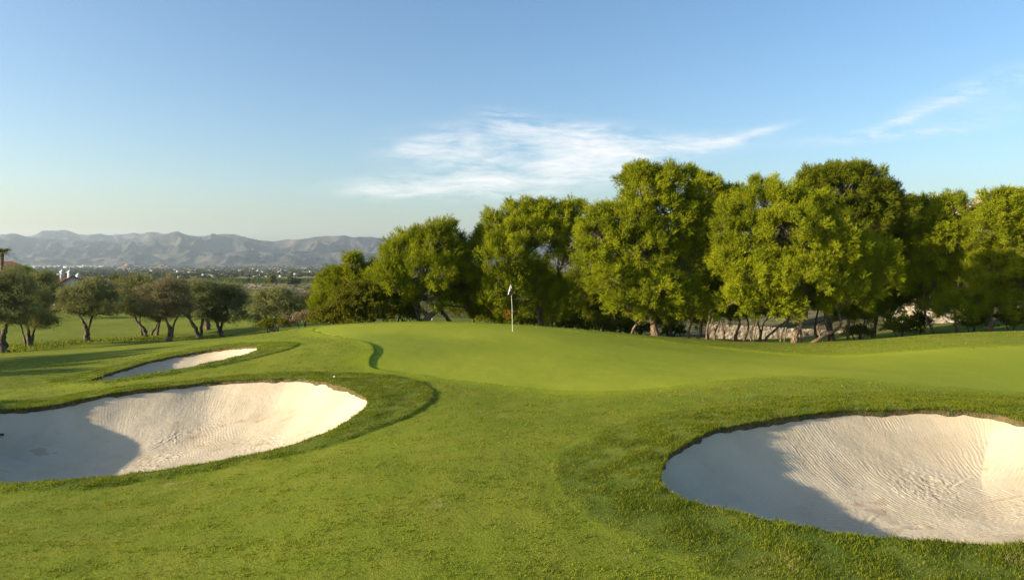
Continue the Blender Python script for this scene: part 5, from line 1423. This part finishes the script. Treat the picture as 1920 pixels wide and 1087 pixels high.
def town_mat():
    m, nt, g, out = new_mat('town_walls')
    rnd = nt_new(nt, 'ShaderNodeNewGeometry').outputs['Random Per Island']
    c = g.mix(g.ramp(rnd, 0.5, 0.9), (0.38, 0.365, 0.34), (0.24, 0.20, 0.155))
    principled(nt, out, c, 0.9, None, g, 0.1); return m


tw = MB()
x, y = spread(170, 55, 215, 3700, 4700)
for a, b in zip(x, y):
    s = rng.uniform(8, 34); h = rng.uniform(4, 9); z = float(z_plain(a, b)) - 3; tw.box((a - s / 2, b - s / 2, z), (a + s / 2, b + s / 2, z + h + 3), rng.uniform(0, 1.5))
x, y = spread(150, 215, 700, 1700, 4600)
for a, b in zip(x, y):
    s = rng.uniform(5, 12); h = rng.uniform(2.5, 4.5); z = float(z_plain(a, b)) - 3; tw.box((a - s / 2, b - s * .35, z), (a + s / 2, b + s * .35, z + h + 3), rng.uniform(0, 1.5))
x, y = spread(40, 100, 700, 850, 1700)
for a, b in zip(x, y):
    s = rng.uniform(4, 9); h = rng.uniform(2, 3.5); z = float(zp(a, b)) - 3; tw.box((a - s / 2, b - s * .35, z), (a + s / 2, b + s * .35, z + h + 3), rng.uniform(0, 1.5))
tag(tw.build('distant_town', town_mat()), 'white specks of a far town and farmhouses on the plain', 'town', None, 'stuff')

FG = 'trees at the edge of the vineyard'
for i, (px, py, rx, ry, Y, name, lab) in enumerate([(547, 530, 15, 10, 560, 'round_tree', 'broad dark round tree at the vineyard edge'), (509, 525, 8, 9, 590, 'round_tree', 'smaller tree left of the cypresses by the vineyard'), (466, 525, 2.2, 4, 620, 'cypress_tree', 'small lone cypress in front of the vineyard'),
                                                    (518, 533, 1.6, 8, 540, 'cypress_tree', 'thin dark cypress left of the round tree'), (529, 530, 1.6, 7, 560, 'cypress_tree', 'thin cypress touching the round tree'), (584, 545, 18, 7, 420, 'round_tree', 'low dark tree in the gully left of the young pine')]):
    n = 90; d = rdir(rng, n); c = px3(px, py, Y); r = np.array([rx, rx, ry]) / F * Y
    gzz = float(zp(c[0], Y))
    rt = tag(empty(name, (c[0], Y, gzz)), lab, 'tree', FG)
    MB().tube([(c[0], Y, gzz - .5), (c[0], Y, c[2])], [.3, .15], 7).build('trunk', M_OBARK, rt, True)
    pp = c + d * r * rng.uniform(.4, 1, (n, 1))
    v, f = blob_cloud(pp[:, 0], pp[:, 1], pp[:, 2], np.full(n, .28 * r.mean() + .2), rng, 14)
    mesh_obj('crown', v, f, M_FAR_TREE if i != 1 else M_BUSH, rt)

# ------------------------------------------------------------------ the air
hz = MB().box((-13000, -300, -260), (13000, 12500, 420))
m, nt, g, out = new_mat('haze')
pv = nt_new(nt, 'ShaderNodeVolumePrincipled'); pv.inputs['Color'].default_value = (0.68, 0.85, 1.0, 1); pv.inputs['Density'].default_value = 0.52e-4; pv.inputs['Anisotropy'].default_value = 0.25
nt.links.new(pv.outputs[0], out.inputs['Volume']); m.cycles.volume_sampling = 'DISTANCE'
tag(hz.build('haze', m), 'thin pale blue haze in the air over the plain', 'haze', None, 'stuff')
print('leaf faces', NTRI)
